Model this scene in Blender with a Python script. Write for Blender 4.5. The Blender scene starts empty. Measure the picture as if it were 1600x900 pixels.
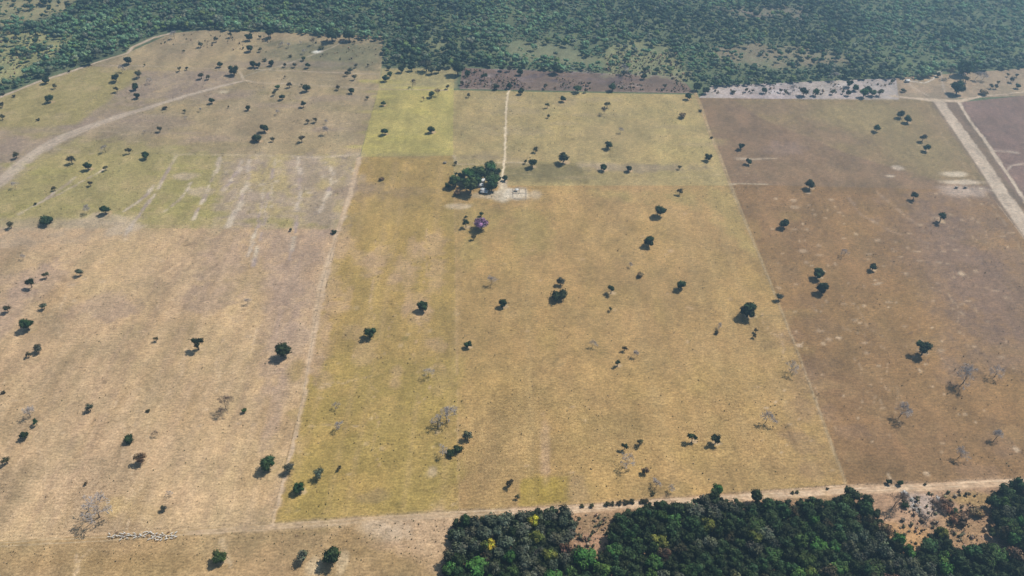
import bpy, math, random
import numpy as np
from mathutils import Vector

# ------------------------------------------------------------------ camera, sky, sun, exposure
sc = bpy.context.scene
F = 1300.0                 # focal length in pixels of the 1600 px wide photograph
PITCH = math.radians(39.5)
CAMZ = 600.0
cam = bpy.data.cameras.new('camera'); camo = bpy.data.objects.new('camera', cam)
sc.collection.objects.link(camo); sc.camera = camo
cam.sensor_width = 36; cam.lens = 36*F/1600
cam.clip_start = 1; cam.clip_end = 30000
camo.location = (0, 0, CAMZ); camo.rotation_euler = (math.pi/2-PITCH, 0, 0)

SUN_EL = math.radians(53); SDX, SDY = 0.85, 0.53          # direction towards the sun
w = bpy.data.worlds.new('World'); sc.world = w; w.use_nodes = True
nt = w.node_tree; bg = nt.nodes['Background']; sk = nt.nodes.new('ShaderNodeTexSky')
sk.sky_type = 'NISHITA'; sk.sun_disc = False; sk.sun_elevation = SUN_EL
sk.sun_rotation = math.atan2(SDX, SDY); sk.altitude = 600; sk.dust_density = 1.5
nt.links.new(sk.outputs[0], bg.inputs[0]); bg.inputs[1].default_value = 0.066
sl = bpy.data.lights.new('sun', 'SUN'); so = bpy.data.objects.new('sun', sl); sc.collection.objects.link(so)
sl.energy = 4.9; sl.angle = math.radians(0.5); sl.color = (1, 0.955, 0.88)
n_ = math.hypot(SDX, SDY)
so.rotation_euler = Vector((SDX/n_*math.cos(SUN_EL), SDY/n_*math.cos(SUN_EL), math.sin(SUN_EL))).to_track_quat('Z', 'Y').to_euler()
so.location = (0, 0, 800)
sc.view_settings.view_transform = 'Standard'; sc.view_settings.look = 'None'
sc.view_settings.exposure = 0.70; sc.view_settings.gamma = 1; sc.view_settings.use_curve_mapping = False
sc.render.engine = 'CYCLES'
sc.cycles.max_bounces = 5; sc.cycles.volume_bounces = 0; sc.cycles.diffuse_bounces = 2
HAZE = 0.00027

# ------------------------------------------------------------------ helpers
COL = sc.collection
rnd = random.Random(7); R = np.random.RandomState(11)
cp, sp = math.cos(PITCH), math.sin(PITCH)
def g(px, py, z=0.0):
    """ground point (at height z) that the photograph shows at pixel px,py"""
    a = (np.asarray(px, float)-800)/F; b = (450-np.asarray(py, float))/F
    dy = cp+b*sp; dz = -sp+b*cp
    t = (z-CAMZ)/dz
    return a*t, dy*t
def depth(py, z=0.0):
    b = (450-py)/F; return (z-CAMZ)/(-sp+b*cp)
def to_px(x, y, z=0.0):
    dzc = y*cp-(z-CAMZ)*sp; up = y*sp+(z-CAMZ)*cp
    return 800+F*x/dzc, 450-F*up/dzc
def lin(c):
    c = np.array(c, float)/255; return np.where(c < .04045, c/12.92, ((c+.055)/1.055)**2.4)

def mesh_np(name, V, Fc, mat, parent=None, col=None, smooth=False):
    """V (n,3), Fc (m,k) int -> one mesh object"""
    me = bpy.data.meshes.new(name)
    V = np.asarray(V, np.float32); Fc = np.asarray(Fc, np.int32); k = Fc.shape[1]
    me.vertices.add(len(V)); me.vertices.foreach_set('co', V.ravel())
    me.loops.add(Fc.size); me.loops.foreach_set('vertex_index', Fc.ravel())
    me.polygons.add(len(Fc)); me.polygons.foreach_set('loop_start', np.arange(0, Fc.size, k, dtype=np.int32))
    me.update(calc_edges=True)
    if smooth: me.polygons.foreach_set('use_smooth', np.ones(len(Fc), bool))
    if col is not None:
        at = me.color_attributes.new('Col', 'FLOAT_COLOR', 'POINT')
        c4 = np.ones((len(V), 4), np.float32); c4[:, :3] = col; at.data.foreach_set('color', c4.ravel())
    if mat: me.materials.append(mat)
    o = bpy.data.objects.new(name, me); COL.objects.link(o)
    if parent: o.parent = parent
    return o
def structure(o, name=None): o['kind'] = 'structure'; return o
def tag(o, label, cat, group=None, kind=None):
    o['label'] = label; o['category'] = cat
    if group: o['group'] = group
    if kind: o['kind'] = kind
    return o

# value noise
LAT = np.random.RandomState(3).rand(256, 256)
def vnoise(x, y, s, seed=0):
    x = np.asarray(x)/s+seed*17.31; y = np.asarray(y)/s+seed*7.77
    i = np.floor(x).astype(int); j = np.floor(y).astype(int); u = x-i; v = y-j
    u = u*u*(3-2*u); v = v*v*(3-2*v); m = 255
    a = LAT[i & m, j & m]; b = LAT[(i+1) & m, j & m]; c = LAT[i & m, (j+1) & m]; d = LAT[(i+1) & m, (j+1) & m]
    return a*(1-u)*(1-v)+b*u*(1-v)+c*(1-u)*v+d*u*v
def fbm(x, y, s, seed=0, o=4):
    t = 0; a = .5; n = 0
    for k in range(o): t = t+a*vnoise(x, y, s/2**k, seed+k*3); n += a; a *= .55
    return t/n
def sstep(a, b, x): t = np.clip((x-a)/(b-a), 0, 1); return t*t*(3-2*t)

# ------------------------------------------------------------------ ground colours
K = 0.60
def A(c): return lin(c)*K
STROKES = []   # (world pts, half width start, half width end, colour, strength, breakup, soft)
def stroke(pts, wpx, c, st=.8, br=.0, soft=.5):
    P = np.array([g(*p) for p in pts]); 
    W = np.array([wpx*0.5*depth(p[1])/F for p in pts]) if not hasattr(wpx, '__len__') else np.array([ww*.5*depth(p[1])/F for ww, p in zip(wpx, pts)])
    STROKES.append((P, W, A(c), st, br, soft))
BLOBS = []
def blob(px, py, rx, ry, c, st=.8, br=.5, rot=0):
    """soft patch; rx, ry are its half sizes in the photograph's pixels"""
    x, y = g(px, py); d = depth(py); x2, y2 = g(px, py-ry)
    BLOBS.append((float(x), float(y), rx*d/F, abs(float(y2-y)), A(c), st, br, rot))
def poly(pts): return np.array([g(*p) for p in pts])
def inpoly(x, y, P):
    r = np.zeros(x.shape, bool); n = len(P)
    for i in range(n):
        x1, y1 = P[i]; x2, y2 = P[(i+1) % n]
        if y1 == y2: continue
        c = ((y1 > y) != (y2 > y)) & (x < (x2-x1)*(y-y1)/(y2-y1)+x1); r ^= c
    return r
def segdist(x, y, P, W=None):
    best = np.full(x.shape, 1e9); bw = np.zeros(x.shape)
    for i in range(len(P)-1):
        ax, ay = P[i]; bx, by = P[i+1]; L2 = (bx-ax)**2+(by-ay)**2+1e-9
        t = np.clip(((x-ax)*(bx-ax)+(y-ay)*(by-ay))/L2, 0, 1)
        d = np.hypot(x-ax-t*(bx-ax), y-ay-t*(by-ay))
        m = d < best; best = np.where(m, d, best)
        if W is not None: bw = np.where(m, W[i]*(1-t)+W[i+1]*t, bw)
    return best, bw

PALE = (214, 188, 156); ROADC = (206, 178, 146); MAUVE = (170, 148, 134); WHITE = (226, 214, 198)
# tracks and roads: name, points, width in px
T_ROAD = [(-500,884),(-200,866),(0,851),(150,843),(290,833),(430,823),(580,812),(717,803),(800,800),(900,796),(1050,784),(1200,775),(1330,767),(1450,761),(1560,755),(1700,748),(2000,735)]
T_FARM = [(795,141),(791,165),(790,200),(789,240),(787,262),(785,282),(784,296)]
T_STRIP = [(1466,158),(1476,172),(1508,216),(1545,270),(1572,312),(1602,354),(1740,548)]
T_STRIP2 = [(1498,160),(1516,190),(1541,222),(1556,246),(1574,272),(1600,311),(1680,430)]
T_CROSS = [(1392,150),(1420,153),(1450,156),(1500,158),(1530,151),(1570,147),(1620,142),(1800,130)]
T_EDGE = [(-60,180),(0,152),(30,140),(60,128),(95,117),(130,105),(160,95),(200,83),(207,74),(240,59),(268,52)]
T_UP = [(140,102),(225,103),(290,106),(355,108),(390,108),(480,112),(590,116)]
T_LINK = [(374,112),(381,125),(400,129),(450,131),(520,135),(590,139),(700,141)]
T_DIAG = [(-120,365),(-40,310),(0,285),(30,258),(60,236),(100,214),(130,202),(180,184),(230,169),(290,150),(345,135),(378,127)]
T_HOUSE = [(378,121),(400,113),(440,103),(470,92),(500,82),(524,72),(534,66)]
T_WEST = [(425,822),(441,760),(459,690),(474,620),(484,560),(492,510),(502,450),(512,415),(521,380),(532,350),(545,310),(556,270),(562,246)]
T_EAST = [(1322,757),(1297,688),(1274,625),(1254,570),(1216,474),(1192,412),(1170,360),(1152,315),(1141,288),(1125,245),(1108,205),(1095,165),(1084,140)]
stroke([p for p in T_DIAG], [26,26,26,25,25,24,19,15,12,9,7,5], (214,194,170), .95, .35, .5)
stroke([p for p in T_DIAG], [60,60,60,60,55,50,45,40,30,24,16,8], (170,148,126), .45, .7, .9)
stroke(T_ROAD[8:], [13]*9, (226,196,162), 1, .1, .35)
stroke(T_ROAD[8:], [24]*9, (196,160,126), .55, .5, .8)
for dv in (-3, 3): stroke([(x, y+dv) for x, y in T_ROAD[:9]], 2.2, (200,176,142), .65, .25, .6)
stroke(T_ROAD[4:9], [10,16,18,16,12], (196,168,136), .6, .35, .7)
for dv in (-2.6, -.6, 1.6, 3.0): stroke([(x, y+dv) for x, y in T_ROAD[7:]], .9, rnd.choice([(176,142,108),(228,202,170)]), .6, .5, .6)
for dv in (-6, -2, 3, 7): stroke([(x+dv, y) for x, y in T_STRIP], 1.6, rnd.choice([(178,156,134),(222,202,180)]), .55, .5, .6)
for dv in (-4, 5): stroke([(x+dv, y) for x, y in T_DIAG[:9]], 2.2, (172,150,130), .6, .6, .6)
stroke(T_FARM, 3.4, (228,206,172), .9, .0, .4)
stroke(T_STRIP, [17,18,21,23,25,27,32], (206,184,160), .95, .25, .3)
stroke(T_STRIP2, [6,5,7,8,5,6,8], (208,186,162), .9, .25, .5)
stroke([(1555,236),(1575,237),(1590,239)], 7, (190,170,150), .7, .4, .6)
stroke([(1572,270),(1580,259),(1600,256),(1640,254)], 4, (194,172,150), .7, .2, .5)
stroke(T_CROSS, [5,7,11,9,4,3,3,3], (204,180,152), .9, .2, .5)
stroke(T_EDGE, [7,6,6,6,5,5,4,4,6,6,5], (206,184,160), .85, .3, .5)
stroke(T_UP, 1.8, (200,178,152), .8, .2, .6)
stroke(T_LINK, [4,5,3,2,1.6,1.6,1.6], (200,178,150), .75, .2, .6)
stroke(T_HOUSE, [2,2.5,3,3,3,2.5,2], (192,174,150), .65, .2, .6)
stroke(T_WEST, [6,6,7,7,8,11,17,13,8,8,9,8,8], (212,184,152), .8, .4, .6)
stroke(T_EAST, [4,4,3,2.5,3,3,4,4,6,4,4,4,3], (198,172,134), .55, .6, .6)
stroke([(1141,288),(1160,287),(1200,288),(1222,288)], [5,2,1.5,1], (204,184,154), .8, .2, .5)
stroke([(1152,248),(1180,249),(1215,247)], [9,5,3], (198,176,150), .7, .4, .7)
stroke([(1530,294),(1553,298)], 2, (214,196,170), .85, 0, .5)
stroke([(1372,124),(1388,138),(1405,152)], 3, (196,176,158), .7, .2, .6)
stroke([(1408,122),(1430,138),(1450,150)], 3, (204,184,160), .7, .3, .6)
stroke([(1466,112),(1458,124),(1445,130),(1415,126)], 3, (222,208,190), .8, .2, .6)
stroke([(1470,112),(1473,135),(1480,152)], 3, (204,184,164), .6, .4, .6)
stroke([(709,243),(714,256),(735,257),(786,254),(830,255)], [5,4,2.5,3,3], (202,180,150), .7, .3, .6)
stroke([(116,905),(122,880),(130,870),(141,858)], [7,5,3,2], (210,180,142), .75, .2, .6)
stroke([(122,880),(117,866)], 3, (206,176,140), .6, .2, .6)
stroke([(345,845),(352,862),(362,885)], [10,10,6], (208,180,142), .7, .3, .7)
stroke([(1385,740),(1392,752)], 4, PALE, .4)
stroke([(0,352),(120,354),(190,352),(360,355),(470,357),(530,358)], 2, (196,166,130), .55, .5, .7)
stroke([(270,241),(420,243),(500,246),(560,241)], [3,4,6,8], (206,184,158), .6, .6, .7)
# cattle trails, thin and winding, and lengthwise mowing bands
def trail(x0, y0, x1, y1, w_=1.6, c=(206,180,144), st=.6, wig=6):
    n = 7; ph = rnd.uniform(0, 6); P = [(x0+(x1-x0)*k/n+math.sin(ph+k*1.3)*wig*(0 < k < n), y0+(y1-y0)*k/n+math.cos(ph+k*1.7)*wig*.5*(0 < k < n)) for k in range(n+1)]
    stroke(P, w_, c, st, .6, .7)
for k in range(16): x_ = rnd.uniform(-20, 430); y_ = rnd.uniform(380, 760); trail(x_, y_, x_-rnd.uniform(-20, 70), y_+rnd.uniform(50, 160), rnd.uniform(1.4, 2.6), (216,186,150), .6)
for k in range(10): x_ = rnd.uniform(0, 520); y_ = rnd.uniform(360, 760); trail(x_, y_, x_+rnd.uniform(60, 160), y_+rnd.uniform(-20, 20), rnd.uniform(1.4, 2.2), (212,182,146), .5)
for k in range(14): x_ = rnd.uniform(1180, 1560); y_ = rnd.uniform(300, 620); trail(x_, y_, x_+rnd.uniform(20, 90), y_+rnd.uniform(30, 130), rnd.uniform(1.2, 2), (190,160,126), .55)
for k in range(10): x_ = rnd.uniform(480, 690); y_ = rnd.uniform(270, 700); trail(x_, y_, x_+rnd.uniform(-20, 8), y_+rnd.uniform(60, 160), rnd.uniform(1.2, 2.4), (198,166,130), .5)
for k in range(12): x_ = rnd.uniform(60, 560); y_ = rnd.uniform(120, 230); trail(x_, y_, x_+rnd.uniform(40, 140), y_+rnd.uniform(-14, 14), 1.3, (196,174,146), .55, 3)
for k in range(8): x_ = rnd.uniform(720, 1060); y_ = rnd.uniform(150, 280); trail(x_, y_, x_+rnd.uniform(40, 140), y_+rnd.uniform(-8, 8), 1.2, (196,172,136), .45, 3)
for x_ in range(740, 1300, 46): stroke([(x_, 780), (800+(x_-800)*.80, 560), (800+(x_-800)*.63, 310)], rnd.uniform(14, 24), rnd.choice([(190,160,110),(166,138,84)]), .25, .6, 1.2)
for x_ in range(450, 715, 30): stroke([(x_, 800), (790-(790-x_)*.78, 520), (780-(780-x_)*.60, 255)], rnd.uniform(9, 16), rnd.choice([(192,160,114),(160,136,80)]), .28, .6, 1.2)
for x_ in range(-60, 440, 34): stroke([(x_, 830), (790-(790-x_)*.82, 560), (784-(784-x_)*.66, 356)], rnd.uniform(10, 18), rnd.choice([(206,174,138),(172,142,116)]), .32, .6, 1.2)
for k in range(130): blob(rnd.uniform(1190, 1600), rnd.uniform(300, 740), rnd.uniform(1.6, 4), rnd.uniform(1, 2.4), (204,176,142), .7, .6)
for k in range(60): blob(rnd.uniform(730, 1280), rnd.uniform(320, 770), rnd.uniform(2, 5), rnd.uniform(1, 3), rnd.choice([(204,172,134),(132,112,76)]), .6, .7)
for k in range(90): blob(rnd.uniform(0, 460), rnd.uniform(370, 830), rnd.uniform(2, 6), rnd.uniform(1, 3), rnd.choice([(218,190,156),(142,118,90)]), .55, .7)
for k in range(60): blob(rnd.uniform(1420, 1600), rnd.uniform(380, 600), rnd.uniform(2, 5), rnd.uniform(.8, 1.8), (110,86,70), .6, .7)
for k in range(80): blob(rnd.uniform(350, 560), rnd.uniform(245, 352), rnd.uniform(2, 6), rnd.uniform(1, 3), rnd.choice([(214,194,168),(144,126,112)]), .6, .7)
for k in range(60): blob(rnd.uniform(460, 715), rnd.uniform(480, 800), rnd.uniform(2, 6), rnd.uniform(1.5, 4), rnd.choice([(200,172,130),(124,112,66)]), .55, .7)
stroke([(1140,162),(1200,188),(1260,212),(1320,238),(1400,262),(1475,285)], 2, (172,144,110), .5, .3, .7)
stroke([(1447,158),(1475,215),(1508,262),(1533,290)], 2, (178,154,120), .5, .3, .7)
stroke([(1536,295),(1560,335),(1600,395),(1700,545)], 2, (178,154,124), .5, .3, .7)
stroke([(717,804),(715,640),(713,520),(712,400),(709,300)], 1.6, (196,164,118), .5, .5, .7)
# pale streaks and worn ground in the striped field
for a_, b_, ww in [((277,238),(190,372),7),((345,243),(300,345),6),((300,285),(258,330),5),((240,290),(195,330),6),((392,245),(360,350),9),
                   ((430,240),(392,420),6),((468,245),(452,400),7),((120,275),(30,335),5),((165,262),(60,318),4),((410,300),(385,400),7),((520,260),(500,330),8),((380,250),(345,300),8)]:
    m_ = ((a_[0]+b_[0])/2+6, (a_[1]+b_[1])/2)
    for q in range(9):
        t0 = q/9+rnd.uniform(0, .05); t1 = t0+rnd.uniform(.05, .13); j = rnd.uniform(-ww*.35, ww*.35); pp = lambda t: (a_[0]*(1-t)+b_[0]*t+5*math.sin(3.1*t)+j, a_[1]*(1-t)+b_[1]*t)
        stroke([pp(t0), pp((t0+t1)/2), pp(t1)], ww*rnd.uniform(.5, 1.3), rnd.choice([(216,196,170),(204,184,162),(178,156,144)]), .95, .45, .9)
for x0, x1, y0, y1 in [(350,560,245,350)]:
    for k in range(38): blob(rnd.uniform(x0,x1), rnd.uniform(y0,y1), rnd.uniform(8,18), rnd.uniform(5,16), (184,160,138), .42, .8)
for k in range(26): blob(rnd.uniform(0,350), rnd.uniform(230,345), rnd.uniform(14,40), rnd.uniform(3,7), (166,154,92), .5, .7)
for p in [(200,355,26,9),(180,362,18,8),(160,345,60,12),(290,275,22,7),(310,300,22,8)]: blob(*p, (204,180,150), .7, .6)
blob(60,350,110,12,(176,156,128),.5,.5)
for p in [(450,350,22,6),(487,352,10,5),(420,345,60,6)]: blob(*p, (168,152,96), .6, .5)
# left tan pasture: mauve and pale lengthwise wear
for p in [(20,480,24,70),(60,440,60,30),(350,400,40,50),(450,440,30,90),(440,520,22,90),(330,460,50,30),(170,480,60,22),(430,640,14,70)]: blob(*p, (178,150,128), .5, .7)
for k in range(60): blob(rnd.uniform(-60,470), rnd.uniform(370,830), rnd.uniform(5,16), rnd.uniform(14,50), rnd.choice([(202,170,128),(178,146,106),(196,162,126)]), .35, .7)
blob(215,800,60,14,(196,164,118),.5,.6); blob(180,790,24,16,(200,170,116),.5,.6)
# centre field
for k in range(40): blob(rnd.uniform(480,700), rnd.uniform(380,600), rnd.uniform(8,22), rnd.uniform(10,30), (194,160,124), .42, .8)
for k in range(40): blob(rnd.uniform(460,715), rnd.uniform(560,800), rnd.uniform(12,36), rnd.uniform(8,24), (166,142,78), .4, .7)
for k in range(60): blob(rnd.uniform(725,1290), rnd.uniform(300,770), rnd.uniform(12,34), rnd.uniform(8,26), rnd.choice([(188,156,94),(172,144,86),(192,160,110)]), .22, .7)
for p in [(740,345,50,30),(735,395,26,26),(830,360,40,40)]: blob(*p, (160,140,84), .5, .5)
blob(560,300,60,14,(146,122,98),.4,.6); blob(640,300,50,10,(150,126,96),.35,.6); blob(575,292,30,10,(150,128,108),.4,.6)
blob(850,765,42,26,(168,142,68),.7,.3); blob(852,705,10,55,(192,158,126),.5,.7); blob(905,765,22,24,(178,148,112),.4,.6)
blob(585,775,24,14,(150,128,96),.4,.8); blob(675,738,10,10,(196,172,142),.6,.5); blob(800,680,60,40,(188,156,106),.35,.6)
blob(855,268,66,16,(138,124,84),.75,.25); blob(820,270,36,16,(140,126,86),.5,.3); blob(1000,262,110,8,(146,128,108),.55,.6); blob(935,258,40,7,(190,166,138),.5,.7)
blob(750,247,45,7,(146,128,102),.5,.6); blob(640,243,70,5,(150,132,96),.45,.5)
blob(790,303,20,12,(232,216,192),1,.5); blob(812,304,22,10,(226,208,182),.9,.5); blob(786,292,8,12,(224,204,174),.9,.4); blob(772,305,16,7,(204,186,160),.7,.6); blob(835,304,12,8,(206,184,154),.6,.4); blob(785,285,10,16,(206,184,154),.7,.4); blob(760,305,30,6,(190,170,140),.6,.4)
blob(715,322,22,5,(212,190,160),.7,.5); blob(800,255,30,10,(176,152,112),.5,.5)
blob(600,830,42,20,(206,180,150),.8,.6); blob(680,840,34,60,(198,166,130),.6,.6); blob(560,850,60,24,(156,128,84),.5,.6); blob(640,880,60,20,(162,132,88),.4,.6)
blob(490,885,14,16,(208,182,144),.7,.4); blob(535,880,10,20,(208,182,144),.7,.4); blob(240,880,160,16,(160,130,86),.4,.6); blob(60,880,80,16,(176,144,100),.4,.6)
# yellow field texture
for k in range(24): blob(rnd.uniform(570,705), rnd.uniform(120,240), rnd.uniform(15,40), rnd.uniform(2,5), rnd.choice([(196,180,100),(172,158,92)]), .45, .6)
# upper left
for p in [(90,165,90,30),(170,125,60,14),(60,205,60,10)]: blob(*p, (168,152,98), .55, .5)
for p in [(480,82,80,22),(560,85,46,20)]: blob(*p, (128,122,90), .55, .5)
for p in [(230,190,80,20),(300,150,70,16),(450,100,120,6)]: blob(*p, (160,138,120), .4, .5)
blob(350,144,10,3,(210,194,160),.7,.4); blob(496,81,9,3,(232,226,210),.95,.15); blob(450,190,120,20,(168,144,112),.4,.6)
for k in range(30): blob(rnd.uniform(60,580), rnd.uniform(140,235), rnd.uniform(20,60), rnd.uniform(2,7), rnd.choice([(176,154,116),(160,142,98),(168,144,124)]), .4, .7)
for k in range(30): blob(rnd.uniform(715,1100), rnd.uniform(150,285), rnd.uniform(20,60), rnd.uniform(2,7), rnd.choice([(180,160,106),(162,142,96),(172,150,112)]), .4, .7)
# right brown pastures
for p in [(1290,205,90,25),(1200,170,70,12)]: blob(*p, (142,114,90), .4, .6)
blob(1350,185,90,30,(158,138,94),.6,.4); blob(1440,240,60,40,(152,132,92),.6,.4); blob(1225,232,40,12,(150,126,110),.4,.7)
blob(1503,285,36,5,(214,192,166),.85,.5); blob(1505,298,44,11,(190,166,146),.8,.5); blob(1490,272,24,5,(214,194,166),.8,.4); blob(1403,262,12,4,(212,192,170),.8,.6); blob(1390,275,8,2,(208,188,164),.7,.5)
blob(1520,420,60,110,(138,112,96),.45,.7); blob(1450,400,60,80,(142,114,90),.4,.7)
for k in range(50): blob(rnd.uniform(1190,1600), rnd.uniform(310,740), rnd.uniform(14,40), rnd.uniform(8,26), rnd.choice([(156,126,86),(136,108,78),(150,120,94)]), .32, .7)
for k in range(70):
    px_ = rnd.uniform(1240,1590); py_ = rnd.uniform(300,560); blob(px_, py_, rnd.uniform(3,8), rnd.uniform(1,2.5), (196,168,136), .6, .8)
for p in [(1502,428,6,4),(1310,528,6,3),(1588,702,6,4),(1448,740,6,4),(1249,540,6,3)]: blob(*p, (210,182,150), .8, .4)
stroke([(1325,308),(1345,335),(1390,360),(1450,380)], 5, (178,150,126), .5, .8, .8)
stroke([(1370,300),(1400,325),(1430,350)], 5, (184,156,128), .5, .8, .8)
# burnt mauve strip, white sandy strip
for k in range(50): blob(rnd.uniform(720,1040), rnd.uniform(110,136), rnd.uniform(5,14), rnd.uniform(1,4), rnd.choice([(140,122,120),(96,82,84),(160,142,132)]), .5, .6)
stroke([(720,138),(800,139),(900,141),(1000,143),(1080,144)], 2, (180,158,138), .6, .5, .7)
stroke([(740,108),(860,110),(950,116),(1060,120)], 3, (164,146,138), .5, .6, .7)
stroke([(1100,146),(1200,147),(1400,149)], 2, (196,176,160), .6, .4, .7)
for k in range(24): blob(rnd.uniform(1110,1370), rnd.uniform(130,148), rnd.uniform(8,20), rnd.uniform(1,3), rnd.choice([(200,188,184),(160,146,138)]), .5, .6)
# foreground clearing with rubbish and bare soil
blob(1450,800,110,45,(186,150,120),.7,.6); blob(1440,790,30,24,(196,176,162),.7,.5); blob(1420,835,50,22,(196,150,96),.6,.7); blob(1500,830,60,30,(176,140,100),.6,.7); blob(1520,780,46,12,(170,140,84),.6,.6)
blob(1560,840,30,8,(196,160,140),.6,.5); blob(925,820,38,26,(140,116,84),.5,.7); blob(925,845,38,16,(176,136,108),.6,.7)

REG = []
def region(pts, c, st=.7, br=.4, soft=10): REG.append((poly(pts), A(c), st, br, soft))
OPEN_A = [(-300,150),(0,132),(40,112),(60,96),(100,74),(112,56),(60,46),(0,50),(-300,70)]
OPEN_B = [(-300,-10),(125,-6),(112,12),(60,30),(20,42),(-300,52)]
OPEN_C = [(790,68),(850,64),(890,72),(940,94),(935,103),(860,101),(800,97)]
OPEN_D = [(935,88),(950,72),(1000,62),(1045,70),(1062,95),(1080,128),(1060,126),(1045,119),(950,117)]
OPEN_E = [(1110,72),(1180,66),(1250,72),(1325,84),(1320,98),(1262,106),(1180,103),(1130,98)]
OPEN_F = [(1120,12),(1260,10),(1262,28),(1180,30),(1140,24)]
OPEN_G = [(650,60),(700,62),(720,76),(690,82),(655,76)]
OPENS = [(OPEN_A,.84),(OPEN_B,.84),(OPEN_C,.93),(OPEN_D,.86),(OPEN_E,.85),(OPEN_F,.6),(OPEN_G,.7)]
for P_, c_ in ((OPEN_A,(178,170,116)),(OPEN_B,(176,162,118)),(OPEN_C,(140,138,104)),(OPEN_D,(150,146,104)),(OPEN_E,(148,132,106)),(OPEN_F,(140,124,108)),(OPEN_G,(140,138,100))): region(P_, c_, .9, .6, 25)
region([(140,103),(222,110),(200,135),(160,165),(118,195),(40,198),(-200,205),(-100,190),(0,152),(60,128)], (172,155,98), .8, .5)
region([(222,110),(360,110),(375,125),(300,148),(200,180),(120,205),(60,235),(0,285),(-150,340),(-200,220),(40,202),(118,195),(160,165)], (164,141,124), .75, .5)
region([(385,112),(440,92),(470,84),(440,70),(400,72),(440,62),(520,74),(600,62),(598,112),(480,106)], (126,118,90), .75, .5, 14)
region([(130,215),(270,228),(350,238),(345,355),(150,352),(-40,350),(-160,350),(0,290),(60,245)], (172,158,98), .6, .8, 30)
region([(350,245),(562,241),(531,358),(330,356)], (182,158,136), .7, .9, 26)
region([(400,360),(531,358),(500,470),(470,600),(440,640),(420,520)], (178,150,132), .6, .7, 14)
region([(0,355),(160,340),(220,350),(200,372),(100,380),(-100,400)], (186,162,136), .6, .7, 12)
region([(700,256),(830,252),(900,255),(922,280),(920,287),(800,283)], (134,120,80), .8, .3, 4)
region([(1145,155),(1452,155),(1545,290),(1475,285),(1320,238),(1200,190)], (152,130,90), .75, .25, 5)
region([(1420,300),(1545,300),(1600,395),(1700,560),(1480,600),(1440,420)], (150,122,100), .6, .7, 20)
region([(594,106),(714,106),(713,138),(592,137)], (170,154,110), .85, .4, 4)
region([(815,748),(890,745),(890,786),(812,792)], (164,140,66), .8, .25, 3)
region([(716,560),(716,700),(710,800),(430,815),(470,640),(484,560)], (172,148,82), .6, .7, 25)
region([(718,804),(640,806),(590,816),(560,850),(640,870),(700,900),(690,960),(716,960)], (202,168,136), .7, .7, 8)
region([(890,300),(1142,292),(1160,340),(1180,400),(1100,330)], (178,156,98), .6, .7, 16)

def paint(x, y, base):
    """ground colour at world points: field colour + worn patches, tracks, stripes"""
    c = np.empty(x.shape+(3,)); c[:] = base
    n1 = fbm(x, y, 90, 1); n2 = fbm(x, y, 26, 5); n3 = fbm(x, y, 7, 9, 2)
    ns = fbm(x*4.0, y*.8+x*.03, 90, 21)            # lengthwise mowing / ploughing streaks
    c *= (1+.24*(n1-.5)+.36*(n2-.5)+.26*(n3-.5)+.26*(ns-.5))[..., None]
    c[..., 0] *= 1+.10*(n2-.5); c[..., 2] *= 1-.22*(n1-.5)
    edge = fbm(x, y, 14, 33)
    c *= (1+np.where(x < -150, .35, .0)*(ns-.5))[..., None]
    for P, cc, st, br, soft in REG:
        m = (x > P[:, 0].min()-soft) & (x < P[:, 0].max()+soft) & (y > P[:, 1].min()-soft) & (y < P[:, 1].max()+soft)
        if not m.any(): continue
        xx, yy = x[m], y[m]; d, _ = segdist(xx, yy, np.concatenate([P, P[:1]])); d = np.where(inpoly(xx, yy, P), d, -d)+(edge[m]-.5)*soft*1.6
        a = np.clip(st*sstep(-soft*.5, soft*.5, d)*(1-br*sstep(.45, .68, n2[m]*.5+n3[m]*.2+ns[m]*.35)), 0, 1)
        c[m] = c[m]*(1-a[:, None])+cc*(.84+.32*n3[m]+.3*(n2[m]-.5))[:, None]*a[:, None]
    for bx, by, rx, ry, cc, st, br, rot in BLOBS:
        m = (np.abs(x-bx) < rx*1.7) & (np.abs(y-by) < ry*1.7)
        if not m.any(): continue
        r = np.hypot((x[m]-bx)/rx, (y[m]-by)/ry)+(edge[m]-.5)*1.6*br+(n3[m]-.5)*.8*br
        a = np.clip(st*1.25, 0, 1)*sstep(1.15, .5, r)*(1-br*.2+br*.9*(n2[m]-.5))
        a = np.clip(a, 0, 1)
        c[m] = c[m]*(1-a[:, None])+cc*(.8+.4*n3[m])[:, None]*a[:, None]
    for P, W, cc, st, br, soft in STROKES:
        wm = W.max()*2+6
        m = (x > P[:, 0].min()-wm) & (x < P[:, 0].max()+wm) & (y > P[:, 1].min()-wm) & (y < P[:, 1].max()+wm)
        if not m.any(): continue
        xx = x[m]; yy = y[m]
        d, bw = segdist(xx+(n3[m]-.5)*2.2, yy+(edge[m]-.5)*2.2, P, W)
        r = d/np.maximum(bw, .3)+(n3[m]-.5)*br*1.4
        a = np.clip(st*1.15*sstep(1+soft*.5, 1-soft, r)*(1-br*sstep(.42, .66, fbm(xx, yy, 11, 41, 3))), 0, 1)
        c[m] = c[m]*(1-a[:, None])+cc*(.88+.24*n3[m])[:, None]*a[:, None]
    return np.clip(c, .004, .8)

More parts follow.
